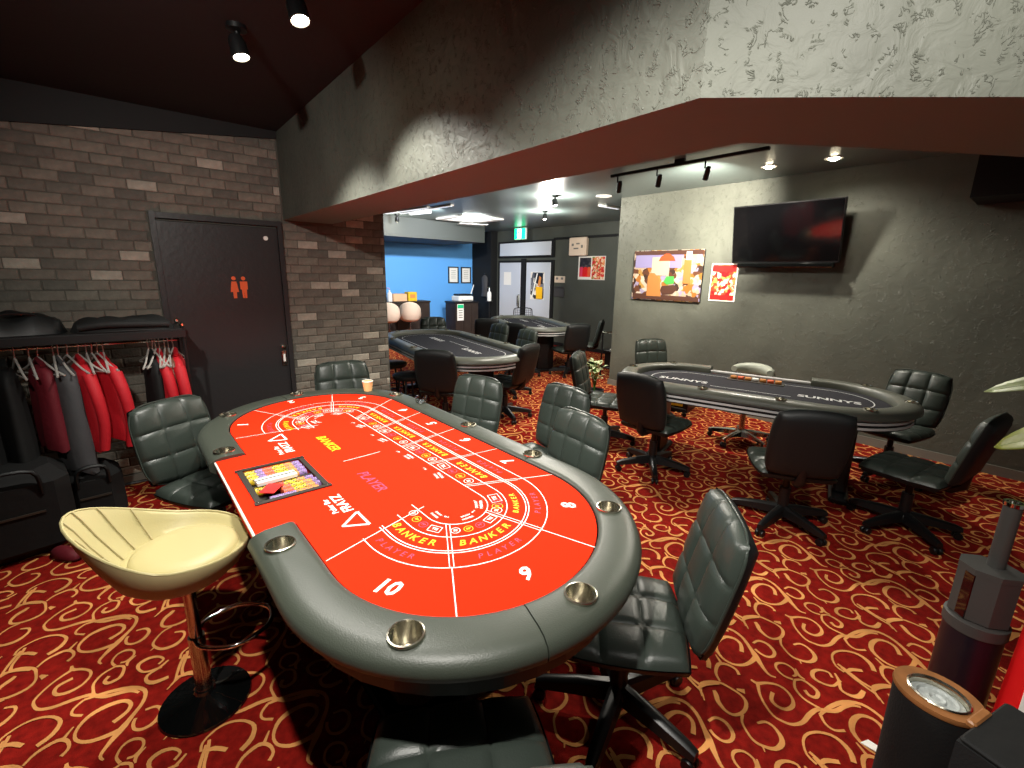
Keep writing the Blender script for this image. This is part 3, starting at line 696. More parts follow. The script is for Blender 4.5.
# ---------------------------------------------------------------- chairs
def cushion(w, h, t, nc, nr, k=.2, groove=.011, bend=0., seams_v=None):
    """padded, quilted front: returns MB in (x across, y up, z out of the pad)"""
    def samples(n):
        s = set()
        for i in range(n):
            a, b = -1+2*i/n, -1+2*(i+1)/n
            for f in (0, .06, .2, .5, .8, .94): s.add(round(a+(b-a)*f, 4))
        s.add(1.0); return sorted(s)
    us, vs_ = samples(nc), samples(nr)
    su = [-1+2*i/nc for i in range(1, nc)]; sv = [-1+2*i/nr for i in range(1, nr)]
    def pt(u, v, front=True):
        x = u*math.sqrt(1-k*v*v)*w/2; y = v*math.sqrt(1-k*u*u)*h/2
        m = max(abs(u), abs(v))
        z = t*max(0, 1-m**7)**.5
        g = 0
        for s in su: g = max(g, math.exp(-((u-s)*w/2/.009)**2))
        for s in sv: g = max(g, math.exp(-((v-s)*h/2/.009)**2))
        return (x, y, z-groove*g*(1 if m < .97 else 0)+bend*(u*u))
    mb = MB(); nu, nv = len(us), len(vs_)
    P = [pt(u, v) for v in vs_ for u in us]
    F = [(j*nu+i, j*nu+i+1, (j+1)*nu+i+1, (j+1)*nu+i) for j in range(nv-1) for i in range(nu-1)]
    mb.add(P, F)
    return mb
def shell(w, h, t, k=.2, n=9, bend=0.):
    """plain rounded rear of a pad, from z = 0 back to -t"""
    mb = MB(); us = [-1+2*i/(n-1) for i in range(n)]
    us = sorted(set([-1, -.97, -.88]+us[1:-1]+[.88, .97, 1]))
    n = len(us)
    P = []
    for v in us:
        for u in us:
            m = max(abs(u), abs(v))
            P.append((u*math.sqrt(1-k*v*v)*w/2, v*math.sqrt(1-k*u*u)*h/2, -t*max(0, 1-m**6)**.5+bend*(u*u)))
    return mb.add(P, [(j*n+i, (j+1)*n+i, (j+1)*n+i+1, j*n+i+1) for j in range(n-1) for i in range(n-1)])
def place_pad(mb, loc, tilt):
    """pad standing up: its front faces local +Y, tilt leans the top backwards"""
    m = Matrix.Translation(loc) @ Matrix.Rotation(tilt, 4, 'X') @ Matrix(((-1, 0, 0, 0), (0, 0, 1, 0), (0, 1, 0, 0), (0, 0, 0, 1)))
    return mb.xf(m)
BACKC = (0, -.27, .675); BT = .23
def make_office_chair(label, loc, rz, group):
    t = thing('office_chair', label, 'chair', (*loc, 0), rz, group)
    place_pad(cushion(.44, .47, .045, 3, 3, .2), BACKC, BT).build('backrest', M['leather'], t, 60)
    place_pad(shell(.45, .48, .05, .2), BACKC, BT).build('back_shell', M['leather_black'], t, 60)
    rim = [(-.225*math.sqrt(1-.2*math.sin(a)**2)*0+.222*math.copysign(abs(math.cos(a))**.45, math.cos(a)), .236*math.copysign(abs(math.sin(a))**.45, math.sin(a)), .002) for a in [2*PI*i/32 for i in range(32)]]
    place_pad(MB().tube(rim, .005, 6, closed=True), BACKC, BT).build('piping', M['leather'], t, 60)
    cushion(.47, .46, .045, 3, 3, .16).xf(Matrix.Translation((0, .02, .43))).build('seat', M['leather'], t, 60)
    shell(.48, .47, .05, .16).xf(Matrix.Translation((0, .02, .43))).build('seat_shell', M['leather_black'], t, 60)
    MB().tube([(0, -.05, .385), (0, -.20, .385), (0, -.245, .42), (0, -.262, .54)], [.03, .03, .03, .022], 8).build('back_support', M['plastic_black'], t, 50)
    MB().lathe([(.034, .09), (.034, .27), (.022, .27), (.022, .36), (.05, .365), (.07, .385)], n=14).build('gas_column', M['plastic_black'], t, 50)
    MB().lathe([(.0, .075), (.05, .075), (.055, .10), (.045, .125), (.03, .13)], n=14).build('hub', M['plastic_black'], t, 50)
    return t
def leg_mesh():
    mb = MB(); P = []
    for x, w, z, h in ((.03, .033, .106, .034), (.15, .030, .098, .028), (.28, .025, .082, .020), (.318, .02, .074, .014)):
        P += [(x, -w, z-h), (x, w, z-h), (x, w*.8, z+h*.6), (x, w*.35, z+h), (x, -w*.35, z+h), (x, -w*.8, z+h*.6)]
    F = [tuple(range(6))[::-1], tuple(range(18, 24))]
    for r in range(3):
        for i in range(6): F.append((r*6+i, r*6+(i+1) % 6, r*6+6+(i+1) % 6, r*6+6+i))
    return mb.add(P, F).mesh('base_leg', M['plastic_black'], 40)
def caster_mesh():
    mb = MB()
    for s in (-.016, .016):
        mb.lathe([(0, -.009), (.022, -.009), (.0255, -.004), (.0255, .004), (.022, .009), (0, .009)], n=12).xf(Matrix.Translation((.30, s, .0262)) @ Matrix.Rotation(PI/2, 4, 'X'), len(mb.v)-72)
    mb.box((.30, 0, .048), (.03, .014, .03), ch=.004)
    return mb.mesh('caster', M['plastic_black'], 40)
LEG, CAS = leg_mesh(), caster_mesh()
def add_legs(t, leg=LEG, cas=CAS, rot=.3):
    for i in range(5):
        l = link('base_leg', leg, t); l.rotation_euler = (0, 0, rot+i*2*PI/5)
        c = link('caster', cas, l)
GR = 'black quilted office chairs'
proto = None
def chair(label, loc, d, spin=0., group=GR):
    global proto
    if proto is None:
        proto = make_office_chair(label, loc, heading(d), group); add_legs(proto); return proto
    return copy_thing(proto, (*loc, 0), heading(d), label, group)
CH = [
 ('quilted black office chair in the right foreground, seen side-on at the red table', (1.275, .825), (-.64, .77)),
 ('nearer of the two quilted office chairs overlapping on the right side of the red table', (1.605, 1.655), (-1, .12)),
 ('farther of the two quilted office chairs overlapping on the right side of the red table', (2.00, 2.11), (-1, .02)),
 ('quilted office chair by the glass ashtray on the right side of the red table', (1.70, 2.62), (-1, -.3)),
 ('quilted office chair at the far end of the red table, before the brick wall', (1.34, 3.55), (-.16, -1)),
 ('quilted office chair between the red table and the clothes rack', (.30, 2.98), (.5, -.87)),
 ('office chair tucked under the near end of the red table, only its seat showing', (.47, .70), (.5, .86)),
 ('quilted office chair at the left end of the poker table by the television wall', (4.88, 2.92), (-.4, -.9)),
 ('quilted office chair against the wall at the right end of the poker table', (4.92, .72), (-1, .22)),
 ('office chair seen from the side at the near right end of the poker table', (3.9, .42), (.15, 1)),
 ('office chair seen from behind in front of the right half of the poker table', (3.33, .98), (.83, .56)),
 ('office chair seen from behind at the front left of the poker table', (3.40, 2.06), (1, .05)),
 ('quilted office chair standing loose in the aisle beside the small white flowers', (3.63, 2.78), (.45, -.9)),
 ('black office chair seen from behind before the oval table, next to the brick wall end', (2.60, 4.15), (.78, .62)),
 ('black office chair with its back turned at the right end of the oval table', (3.34, 4.02), (-.3, .95)),
 ('quilted office chair behind the oval table in front of the blue wall', (4.02, 6.72), (-.45, -.9)),
 ('quilted office chair at the far right side of the oval table, second from the right', (4.22, 5.60), (-1, .0)),
 ('quilted office chair at the right side of the oval table, nearest its right end', (4.08, 4.82), (-1, .1)),
 ('dark office chair between the oval table and the farthest table, left one seen from behind', (5.05, 6.55), (.7, .7)),
 ('dark office chair between the oval table and the farthest table, right one seen from behind', (5.02, 5.62), (.9, .4)),
 ('large dark office chair seen from behind at the front of the farthest table', (5.72, 5.22), (.35, .93)),
 ('black office chair seen side-on by the dark wall beside the farthest table', (6.36, 5.46), (-.56, .83)),
]
for lb, loc, d in CH: chair(lb, loc, d)

# mesh-backed chair by the entrance
t = thing('mesh_chair', 'mesh backed black chair in front of the white entrance doors', 'chair', (6.95, 7.75, 0), heading((-.6, -.8)))
fr = [(-.2, -.22, .52), (-.21, -.25, .80), (-.16, -.26, .9), (.16, -.26, .9), (.21, -.25, .80), (.2, -.22, .52)]
MB().tube(smoothpts(fr, 4), .012, 6).build('back_frame', M['plastic_black'], t, 50)
mb = MB()
for i in range(9): mb.tube([(-.18+.045*i, -.235, .54), (-.17+.0425*i, -.255, .88)], .004, 5)
for i in range(7): mb.tube([(-.19, -.235, .56+.05*i), (.19, -.235, .56+.05*i)], .004, 5)
o = mb.build('back_mesh', M['plastic_black'], t); o['kind'] = 'stuff'
MB().box((0, 0, .46), (.46, .44, .06), ch=.025).build('seat', M['fabric_black'], t)
for sx in (-.19, .19):
    for sy in (-.19, .19): MB().tube([(sx, sy, .44), (sx*1.1, sy*1.1, 0)], .012, 6).build('leg', M['plastic_black'], t)

# low rounded stool for the dealer at the poker table
t = thing('dealer_stool', 'round backed grey stool on a chrome star base behind the poker table', 'stool', (4.76, 1.89, 0), heading((-1, -.1)))
mb = MB(); a0 = [PI+PI*i/16 for i in range(17)]
mb.tube([(.17*math.cos(a), .17*math.sin(a)-.06, .745) for a in a0], [.03+.03*math.sin(PI*i/16) for i in range(17)], 10)
mb.build('backrest', M['cloth_pale'], t, 60)
for i in range(1, 8):
    a = PI+PI*i/8; MB().tube([(.218*math.cos(a), .218*math.sin(a)-.06, .71), (.178*math.cos(a), .178*math.sin(a)-.06, .806)], .004, 5).build('seam', M['leather_black'], t)
MB().lathe([(0, .50), (.19, .50), (.205, .52), (.205, .55), (.18, .575), (0, .58)], n=24).build('seat', M['cloth_pale'], t, 50)
for a in (1.15*PI, 1.5*PI, 1.85*PI): MB().tube([(.16*math.cos(a), .16*math.sin(a), .51), (.18*math.cos(a), .18*math.sin(a)-.03, .6), (.172*math.cos(a), .172*math.sin(a)-.06, .72)], .01, 6).build('back_strut', M['chrome'], t)
MB().lathe([(.028, .12), (.028, .34), (.018, .34), (.018, .5)], n=12).build('column', M['copper'], t, 50)
leg2, cas2 = LEG.copy(), CAS; leg2.materials.clear(); leg2.materials.append(M['chrome']); add_legs(t, leg2, cas2, .1)
MB().lathe([(0, .08), (.045, .08), (.045, .12), (.03, .125)], n=12).build('hub', M['chrome'], t, 50)

# cream bar stool beside the dealer's edge of the red table
def bar_stool(name, label, loc, rz, seat_z, mat_in, mat_out, mat_pole, mat_base, fine=True, group=None, backh=.24, R=.225):
    t = thing(name, label, 'stool', (*loc, 0), rz, group)
    N = 40 if fine else 20
    def hgt(a):                                   # height of the wall at angle a (0 = front, +Y)
        c = math.cos(a); b = max(0, -c)
        return .018+.055*(.5-.5*c)+backh*b**(1.8 if fine else .55)
    def rad(a): c = math.cos(a); return R*(1+.04*abs(math.sin(a))-.02*c)
    rings = []
    prof_in = [(0., .0, 0.), (.45, .0, .006), (.75, .0, .004), (.88, .0, -.004), (.93, .15, 0), (1.0, .5, 0), (1.04, .85, 0), (1.08, 1., 0), (1.12, .97, 0), (1.12, .8, -.006), (1.06, .4, -.025), (.95, .05, -.05), (.75, 0, -.085), (.4, 0, -.105), (.0, 0, -.108)]
    P = []; F = []
    for f, hh, dz in prof_in:
        for i in range(N):
            a = 2*PI*i/N; r = rad(a)*f; lean = .07*max(0, -math.cos(a))*hh
            P.append((-math.sin(a)*r, math.cos(a)*(r+lean), seat_z+hgt(a)*hh+dz))
    K = len(prof_in); q = [(k*N+i, k*N+(i+1) % N, (k+1)*N+(i+1) % N, (k+1)*N+i) for k in range(K-1) for i in range(N)]
    mi = [0]*(8*N)+[1]*((K-1-8)*N)
    top = MB(); top.v = P[:9*N]; top.f = q[:8*N]; top.m = [0]*(8*N); top.build('seat_shell', mat_in, t, 70)
    und = MB(); und.v = P[8*N:]; und.f = [tuple(i-8*N for i in f) for f in q[8*N:]]; und.m = [0]*len(und.f); und.build('shell_underside', mat_out, t, 70)
    if fine:
        cu = MB().lathe([(0, .022), (R*.53, .022), (R*.75, .019), (R*.84, .008), (R*.855, -.004)], (0, .012, seat_z), 32); cu.build('seat_cushion', mat_in, t, 60)
        lip = [(-math.sin(a)*rad(a)*1.10, math.cos(a)*(rad(a)*1.10+.07*max(0, -math.cos(a))), seat_z+hgt(a)+.001) for a in [2*PI*i/N for i in range(N)]]
        MB().tube(lip, .005, 6, closed=True).build('piping', mat_in, t, 60)
        for a in [PI+.18*s for s in (-5, -4, -3, -2, -1, 0, 1, 2, 3, 4, 5)][::2]:
            pts = []
            for f, hh, dz in prof_in[3:8]:
                r = rad(a)*f; pts.append((-math.sin(a)*r, math.cos(a)*(r+.07*max(0, -math.cos(a))*hh)+.002, seat_z+hgt(a)*hh+dz+.003))
            MB().tube(pts, .0035, 5).build('seam', mat_out, t)
    MB().lathe([(.07, seat_z-.108), (.07, seat_z-.118), (.021, seat_z-.12), (.021, .30), (.028, .30), (.028, .045)], n=16).build('pole', mat_pole, t, 50)
    MB().lathe([(.0, .0), (.150, .0), (.156, .004), (.153, .012), (.115, .024), (.06, .038), (.036, .052), (.032, .064), (0, .064)], n=40 if fine else 20).build('base', mat_base, t, 40)
    ft = MB().tube(smoothpts([(-.028, .0, .30), (-.08, .03, .30), (-.12, .13, .30), (-.07, .23, .30), (.0, .255, .30), (.07, .23, .30), (.12, .13, .30), (.08, .03, .30), (.028, 0, .30)], 4), .009, 8)
    ft.build('footrest', M['chrome'], t, 60)
    return t
bar_stool('bar_stool', 'cream leather bucket bar stool on a round black glossy base beside the red table', (.06, 1.875), heading((1, -.22)), .66, M['cream'], M['cream_dark'], M['copper'], M['gloss_black'], backh=.13, R=.195)
for k, (x, y) in enumerate(((4.72, 9.9), (5.27, 9.92))):
    bar_stool('bar_stool', ['left one of two beige shell bar stools at the counter by the blue wall', 'right one of two beige shell bar stools at the counter by the blue wall'][k], (x, y), heading((.45, .9)), .62, M['cream_far'], M['cream_far'], M['chrome'], M['gloss_black'], False, None, .3)
# round seated stools left of the oval table
for k, (x, y, z, m) in enumerate(((2.50, 4.78, .50, 'leather_black'), (2.62, 5.45, .52, 'leather_rail'))):
    t = thing('round_stool', ['round black stool at the left side of the oval table', 'round grey stool at the far left side of the oval table'][k], 'stool', (x, y, 0))
    MB().lathe([(0, z-.06), (.17, z-.06), (.185, z-.04), (.185, z-.015), (.165, z), (0, z+.004)], n=24).build('seat', M[m], t, 50)
    for i in range(4):
        a = PI/4+i*PI/2; MB().tube([(.11*math.cos(a), .11*math.sin(a), z-.06), (.17*math.cos(a), .17*math.sin(a), 0)], .012, 6).build('leg', M['plastic_black'], t)
    MB().tube([(.145*math.cos(2*PI*i/16), .145*math.sin(2*PI*i/16), .2) for i in range(16)], .008, 6, closed=True).build('foot_ring', M['plastic_black'], t)
# ---------------------------------------------------------------- things on the table
t = thing('paper_cup', 'beige paper cup on the far rail of the red table', 'cup', (1.36, 3.255, RT+.001))
MB().lathe([(0, 0), (.030, 0), (.039, .072), (.036, .072), (.028, .006), (0, .006)], n=20).build('body', M['cup_paper'], t, 50)
MB().lathe([(.0365, .072), (.0405, .071), (.041, .075), (.038, .078), (.0365, .075)], cap=False, n=20).build('rim', M['paper'], t, 50)
t = thing('ashtray', 'small clear glass ashtray on the right rail of the red table', 'ashtray', (1.52, 2.74, RT+.001))
MB().lathe([(0, 0), (.036, 0), (.044, .034), (.037, .036), (.031, .010), (0, .009)], n=16).build('bowl', M['glass'], t, 40)
for i in range(4):
    a = i*PI/2; MB().box((.040*math.cos(a), .040*math.sin(a), .038), (.012, .012, .006), rz=a, ch=.002).build('notch', M['glass'], t)

# ---------------------------------------------------------------- on the right wall
def framed(name, label, cat, x, y0, y1, z0, z1, d, mat_face, mat_edge, border=.0, parts=None):
    """flat picture on a wall facing -X"""
    t = thing(name, label, cat, (x, (y0+y1)/2, (z0+z1)/2))
    MB().box((-d/2, 0, 0), (d, y1-y0, z1-z0), ch=.003).build('panel', mat_edge, t)
    MB().box((-d-.001, 0, 0), (.002, y1-y0-2*border, z1-z0-2*border)).build('print', mat_face, t)
    return t
DK = {}
def patch(t, name, m, pts, d):
    if t['category'] == 'painting':                     # copies darkened to offset the over-bright track spot on the canvas
        if m.name not in DK:
            c = m.copy(); b = c.node_tree.nodes['Principled BSDF']; v = b.inputs['Base Color'].default_value
            b.inputs['Base Color'].default_value = (v[0]*.5, v[1]*.5, v[2]*.5, 1); DK[m.name] = c
        m = DK[m.name]
    n = len(pts); P = [(-d, y, z) for y, z in pts]+[(-d+.002, y, z) for y, z in pts]
    return MB().add(P, [tuple(range(n)), tuple(range(n, 2*n))[::-1]]+[(i, n+i, n+(i+1) % n, (i+1) % n) for i in range(n)]).build(name, m, t)
M['print_paint'] = printmat('print_painting', [(168, 154, 138), (146, 92, 40), (84, 52, 36), (132, 124, 150), (172, 160, 146), (56, 40, 34), (150, 116, 60), (158, 138, 118)], 16)
t = framed('painting', 'wide colourful unframed canvas painting left of the television', 'painting', 5.749, 3.005, 4.04, 1.345, 2.008, .035, M['print_paint'], M['plastic_black'])
patch(t, 'painted_sky', M['lilac'], [(.49, .10), (.49, .30), (-.22, .30), (-.22, .10)], .040)
patch(t, 'painted_top', M['brown_paint'], [(.5, .27), (.5, .325), (-.5, .325), (-.5, .27)], .042)
patch(t, 'painted_window', M['cream_far'], [(.22, .0), (.22, .24), (-.05, .24), (-.05, .0)], .042)
patch(t, 'painted_lamp', M['orange'], [(.12, .19), (.09, .245), (.02, .285), (-.03, .285), (-.10, .245), (-.13, .19)], .044)
patch(t, 'painted_column', M['print_gold'], [(-.26, -.1), (-.26, .2), (-.36, .2), (-.37, -.1)], .043)
patch(t, 'painted_vase', M['paper'], [(-.28, .2), (-.28, .31), (-.36, .31), (-.36, .2)], .044)
patch(t, 'painted_green', M['green_paint'], [(.02, -.08), (-.02, -.01), (-.13, -.01), (-.14, -.10), (-.03, -.12)], .044)
patch(t, 'painted_chair', M['print_gold'], [(.27, -.28), (.27, -.02), (.24, .03), (.17, .03), (.08, -.05), (.04, -.28)], .043)
patch(t, 'painted_bench', M['brown_paint'], [(.06, -.2), (.04, -.14), (-.14, -.12), (-.2, -.17), (-.13, -.24), (.02, -.26)], .044)
patch(t, 'painted_floor', M['brown_paint'], [(.5, -.325), (.5, -.25), (-.5, -.27), (-.5, -.325)], .042)
t = framed('menu_poster', 'red food poster with white border under the television corner', 'poster', 5.749, 2.575, 2.905, 1.375, 1.83, .006, M['print_food'], M['paper'], .014)
patch(t, 'title_band', M['red'], [(.15, .13), (.15, .21), (-.15, .21), (-.15, .13)], .0095); patch(t, 'price_band', M['red'], [(.15, -.21), (.15, -.15), (-.15, -.15), (-.15, -.21)], .0095)
t = thing('television', 'large black flat television tilted forward on the plaster wall', 'television', (5.60, 2.07, 2.14))
tilt = Matrix.Rotation(math.radians(-11), 4, 'Y')
MB().box((0, 0, 0), (.045, 1.09, .63), ch=.006).xf(tilt).build('bezel', M['plastic_black'], t)
MB().box((-.0235, 0, .006), (.002, 1.065, .595)).xf(tilt).build('screen', M['screen'], t)
MB().box((.03, -.02, -.335), (.06, .98, .05), ch=.01).build('sound_bar', M['gloss_black'], t)
MB().box((.085, 0, -.02), (.11, .3, .25)).build('wall_bracket', M['plastic_black'], t)

# ---------------------------------------------------------------- lamps
t = thing('track_rail', 'black ceiling track with three spot heads by the plaster wall', 'track light', (4.28, 2.6, 2.705))
MB().box((0, 0, 0), (.036, 1.62, .03), ch=.004).build('track', M['plastic_black'], t)
MB().box((0, 0, .03), (.03, .1, .03)).build('feed_box', M['plastic_black'], t)
for k, (y, lit) in enumerate(((.72, 0), (.24, 0), (-.26, 1))):
    h = MB().tube([(0, y, -.015), (0, y, -.075)], .008, 8).build('lamp_arm', M['plastic_black'], t)
    mtx = Matrix.Translation((.012, y-.02, -.115)) @ Matrix.Rotation(math.radians(28), 4, 'X') @ Matrix.Rotation(math.radians(-25), 4, 'Y')
    MB().lathe([(0, .06), (.020, .055), (.026, .03), (.028, -.06), (.024, -.06), (.022, -.045), (0, -.045)], n=16).xf(mtx).build('lamp_head', M['plastic_black'], h, 40)
    if lit: MB().lathe([(0, -.066), (.015, -.062), (.023, -.05), (.0, -.048)], n=16).xf(mtx).build('lamp_bulb', M['bulb'], h, 60)
def downlight(label, x, y, lit=True, r=.075, z=CZ, group=None):
    t = thing('downlight', label, 'ceiling light', (x, y, z), 0, group)
    MB().lathe([(r*.72, 0), (r*.72, -.006), (r, -.006), (r*1.02, -.001), (r*1.02, 0)], cap=False, n=24).build('trim_ring', M['white_plastic'], t, 40)
    if lit: MB().lathe([(0, -.022), (r*.35, -.02), (r*.55, -.008), (r*.6, -.001), (0, -.001)], n=20).build('lamp_bulb', M['bulb'], t, 60)
    else: MB().lathe([(0, -.004), (r*.7, -.004), (r*.7, -.001), (0, -.001)], n=20).build('diffuser', M['white_plastic'], t)
downlight('lit ceiling downlight above the left half of the television', 5.16, 2.14)
downlight('lit ceiling downlight above the right end of the television', 5.22, 1.60)
downlight('unlit round ceiling light above the wall corner', 5.45, 4.45, False, .11)
def ceiling_spot(label, x, y, tx, ty, z=CZ):
    t = thing('ceiling_spotlight', label, 'spotlight', (x, y, z))
    MB().lathe([(0, 0), (.045, 0), (.045, -.02), (.012, -.026), (.012, -.07), (0, -.07)], n=16).build('mount', M['plastic_black'], t, 40)
    d = Vector((tx-x, ty-y, .8-z)).normalized()
    mtx = Matrix.Translation((0, 0, -.09)) @ d.to_track_quat('-Z', 'Y').to_matrix().to_4x4()
    MB().lathe([(0, .05), (.03, .045), (.038, .02), (.04, -.045), (.035, -.045), (.033, -.03), (0, -.03)], n=18).xf(mtx).build('lamp_head', M['plastic_black'], t, 40)
    MB().lathe([(0, -.056), (.02, -.05), (.033, -.034), (0, -.032)], n=18).xf(mtx).build('lamp_bulb', M['bulb'], t, 60)
ceiling_spot('lit spotlight on the black ceiling, the lower of the two in view', .60, 2.72, .9, 2.3)
ceiling_spot('lit spotlight on the black ceiling at the top edge of the photo', .71, 2.19, .9, 1.6)
ceiling_spot('brightest lit spotlight on the far ceiling before the entrance', 4.95, 4.92, 5.2, 4.6)
ceiling_spot('second lit spotlight on the far ceiling, nearer the entrance doors', 6.0, 6.2, 6.0, 6.2)
ceiling_spot('small lit spotlight in front of the grey bulkhead above the blue wall', 4.42, 8.72, 4.6, 9.4)
for k, (a, b) in enumerate((((4.13, 8.63), (4.27, 7.25)), ((4.33, 8.41), (4.42, 6.75)), ((4.53, 8.39), (4.64, 7.83)), ((6.01, 4.98), (6.5, 4.98)))):
    c = ((a[0]+b[0])/2, (a[1]+b[1])/2); l = math.hypot(b[0]-a[0], b[1]-a[1])
    t = thing('strip_light', 'slim white strip light on the grey ceiling, %s' % ['leftmost by the brick wall end', 'second from the brick wall end', 'shortest, beside the air conditioner', 'right one above the dark wall'][k], 'ceiling light', (*c, CZ), math.atan2(b[1]-a[1], b[0]-a[0]))
    MB().box((0, 0, -.012), (l, .07, .024), ch=.004).build('housing', M['white_plastic'], t)
    MB().box((0, 0, -.027), (l-.04, .04, .008), ch=.003).build('diffuser', M['strip_lamp'], t)
t = thing('air_conditioner', 'white square ceiling air conditioner panel with raised flap near the blue wall', 'air conditioner', (5.75, 8.15, CZ))
for c, d in (((0, .42), (1.0, .16)), ((0, -.42), (1.0, .16)), ((.42, 0), (.16, .68)), ((-.42, 0), (.16, .68))): MB().box((c[0], c[1], -.015), (*d, .03), ch=.006).build('frame', M['white_plastic'], t)
g = MB().box((0, 0, -.008), (.66, .66, .012)).build('grille', M['baseboard'], t)
for i in range(9): MB().box((0, -.28+.07*i, -.022), (.64, .02, .014)).build('slat', M['white_plastic'], g)
MB().box((.30, .30, -.075), (.62, .22, .012), rz=-.4, ch=.004).build('flap', M['white_plastic'], t)

# ---------------------------------------------------------------- exit sign, posters and fittings on the back wall
t = thing('exit_sign', 'glowing green and white emergency exit sign above the entrance doors', 'sign', (7.6, 8.66, 2.60))
MB().box((0, 0, 0), (.05, .40, .26), ch=.006).build('housing', M['white_plastic'], t)
MB().box((-.027, 0, 0), (.004, .385, .245)).build('green_face', M['sign_green'], t)
MB().box((-.030, .02, 0), (.003, .14, .22)).build('doorway', M['sign_white'], t)
mb = MB(); mb.tube([(-.033, .05, .05), (-.033, .03, -.01), (-.033, .06, -.06), (-.033, .10, -.08)], .010, 6); mb.tube([(-.033, .03, -.01), (-.033, -.01, -.05), (-.033, -.02, -.09)], .010, 6); mb.tube([(-.033, .08, .02), (-.033, .04, .045), (-.033, .0, .01)], .008, 6); mb.lathe([(0, -.016), (.016, 0), (0, .016)], (-.033, .055, .08), 10)
mb.build('running_figure', M['sign_green'], t)
MB().box((0, 0, .14), (.03, .12, .02)).build('mount', M['plastic_black'], t)
t = thing('panel_box', 'square beige wall box with grey marks right of the exit sign', 'wall box', (7.999, 7.11, 2.275))
MB().box((-.05, 0, 0), (.10, .50, .39), ch=.015).build('body', M['cream_far'], t)
for y, z, w, h in ((.13, .04, .06, .05), (-.02, .06, .1, .03), (.03, -.04, .14, .03), (-.14, .0, .05, .06)): MB().box((-.102, y, z), (.004, w, h), ch=.001).build('mark', M['baseboard'], t)
t = framed('drinks_poster', 'red and black poster of drinks and food on the dark back wall', 'poster', 7.999, 6.37, 7.125, 1.57, 2.07, .006, M['paper'], M['paper'], .0)
patch(t, 'bottle_photo', M['print_drinks'], [(.34, .0), (.34, .22), (.015, .22), (.015, .0)], .0105)
patch(t, 'pink_photo', M['red'], [(.34, -.19), (.34, .0), (.015, .0), (.015, -.19)], .0105)
patch(t, 'food_photo', M['print_food'], [(-.015, -.235), (-.015, .235), (-.36, .235), (-.36, -.235)], .0105)
for k in range(3): patch(t, 'drink_glass', M['purple'] if k == 0 else M['orange'] if k == 2 else M['red'], [(.32-.11*k, -.18), (.32-.11*k, .02), (.24-.11*k, .02), (.25-.11*k, -.18)], .0135)
t = thing('switch_plate', 'beige light switch plate right of the entrance doors', 'switch', (7.999, 7.685, 1.56))
MB().box((-.008, 0, 0), (.016, .33, .15), ch=.004).build('plate', M['cream_far'], t)
for y in (-.08, .08): MB().box((-.018, y, .02), (.008, .07, .05), ch=.002).build('switch', M['baseboard'], t)
t = thing('notice_board', 'dark blue grey notice panel below the light switches', 'panel', (7.999, 7.685, 1.28))
MB().box((-.012, 0, 0), (.024, .33, .24), ch=.003).build('board', M['cloth_grey'], t)
MB().box((-.026, 0, .09), (.004, .29, .04)).build('header', M['tray'], t)
tag(MB().box((7.926, 9.52, 1.545), (.004, .29, .33)).build('notice_sheet', M['paper']), 'white notice sheet stuck on the left entrance door leaf', 'notice')
t = framed('door_poster', 'pale poster with a yellow drink glass on the right entrance door leaf', 'poster', 7.928, 8.13, 8.62, 1.06, 1.72, .004, M['print_cards'], M['paper'], .01)
patch(t, 'dark_square', M['plastic_black'], [(.10, .10), (.10, .30), (-.2, .30), (-.2, .05), (0, .05)], .0085)
patch(t, 'glass_picture', M['yellow'], [(.02, -.31), (.05, -.02), (-.19, -.02), (-.19, -.31)], .0085)
patch(t, 'pale_stroke', M['paper'], [(.2, -.30), (.16, -.30), (-.02, .3), (.02, .3)], .0105)
patch(t, 'gold_stroke', M['print_gold'], [(-.02, .0), (-.12, .0), (-.14, .2), (-.08, .24)], .0105)
for k, y in enumerate((7.14, 7.555)):
    t = thing('certificate', 'black framed certificate on the blue wall, %s' % ('left one' if k == 0 else 'right one'), 'picture frame', (y, 10.899, 1.605))
    for c, d in (((0, .205), (.33, .03)), ((0, -.205), (.33, .03)), ((.15, 0), (.03, .38)), ((-.15, 0), (.03, .38))): MB().box((c[0], -.012, c[1]), (d[0], .024, d[1])).build('frame', M['plastic_black'], t)
    MB().box((0, -.006, 0), (.27, .01, .38)).build('sheet', M['paper'], t)
    for i in range(5): MB().box((0, -.0125, .12-.05*i), (.16-.02*(i % 2), .002, .008)).build('text_line', M['baseboard'], t)

# ---------------------------------------------------------------- counters in the far room
def cabinet(name, label, cat, x0, x1, y0, y1, h, m, mtop):
    t = thing(name, label, cat, ((x0+x1)/2, (y0+y1)/2, 0)); w, d = x1-x0, y1-y0
    MB().box((0, 0, (h-.04)/2), (w-.04, d-.04, h-.04)).build('body', m, t)
    MB().box((0, 0, h-.02), (w, d, .04), ch=.006).build('worktop', mtop, t)
    for i in range(3): MB().box((-w/3+w/3*i, -d/2+.012, h/2-.02), (w/3-.05, .016, h-.14), ch=.004).build('front_panel', m, t)
    return t
cabinet('bar_counter', 'brown wooden counter along the blue wall behind the beige stools', 'counter', 3.2, 6.1, 10.35, 10.85, .96, M['wood_dark'], M['wood_dark'])
t = thing('spray_bottle', 'white spray bottle at the left end of the brown counter', 'bottle', (5.03, 10.45, .96))
MB().lathe([(0, 0), (.06, 0), (.062, .16), (.05, .2), (.02, .23), (.02, .27), (0, .27)], n=16).build('body', M['white_plastic'], t, 50)
MB().tube([(0, 0, .27), (0, 0, .31), (-.06, 0, .32)], .016, 8).build('nozzle', M['lilac'], t)
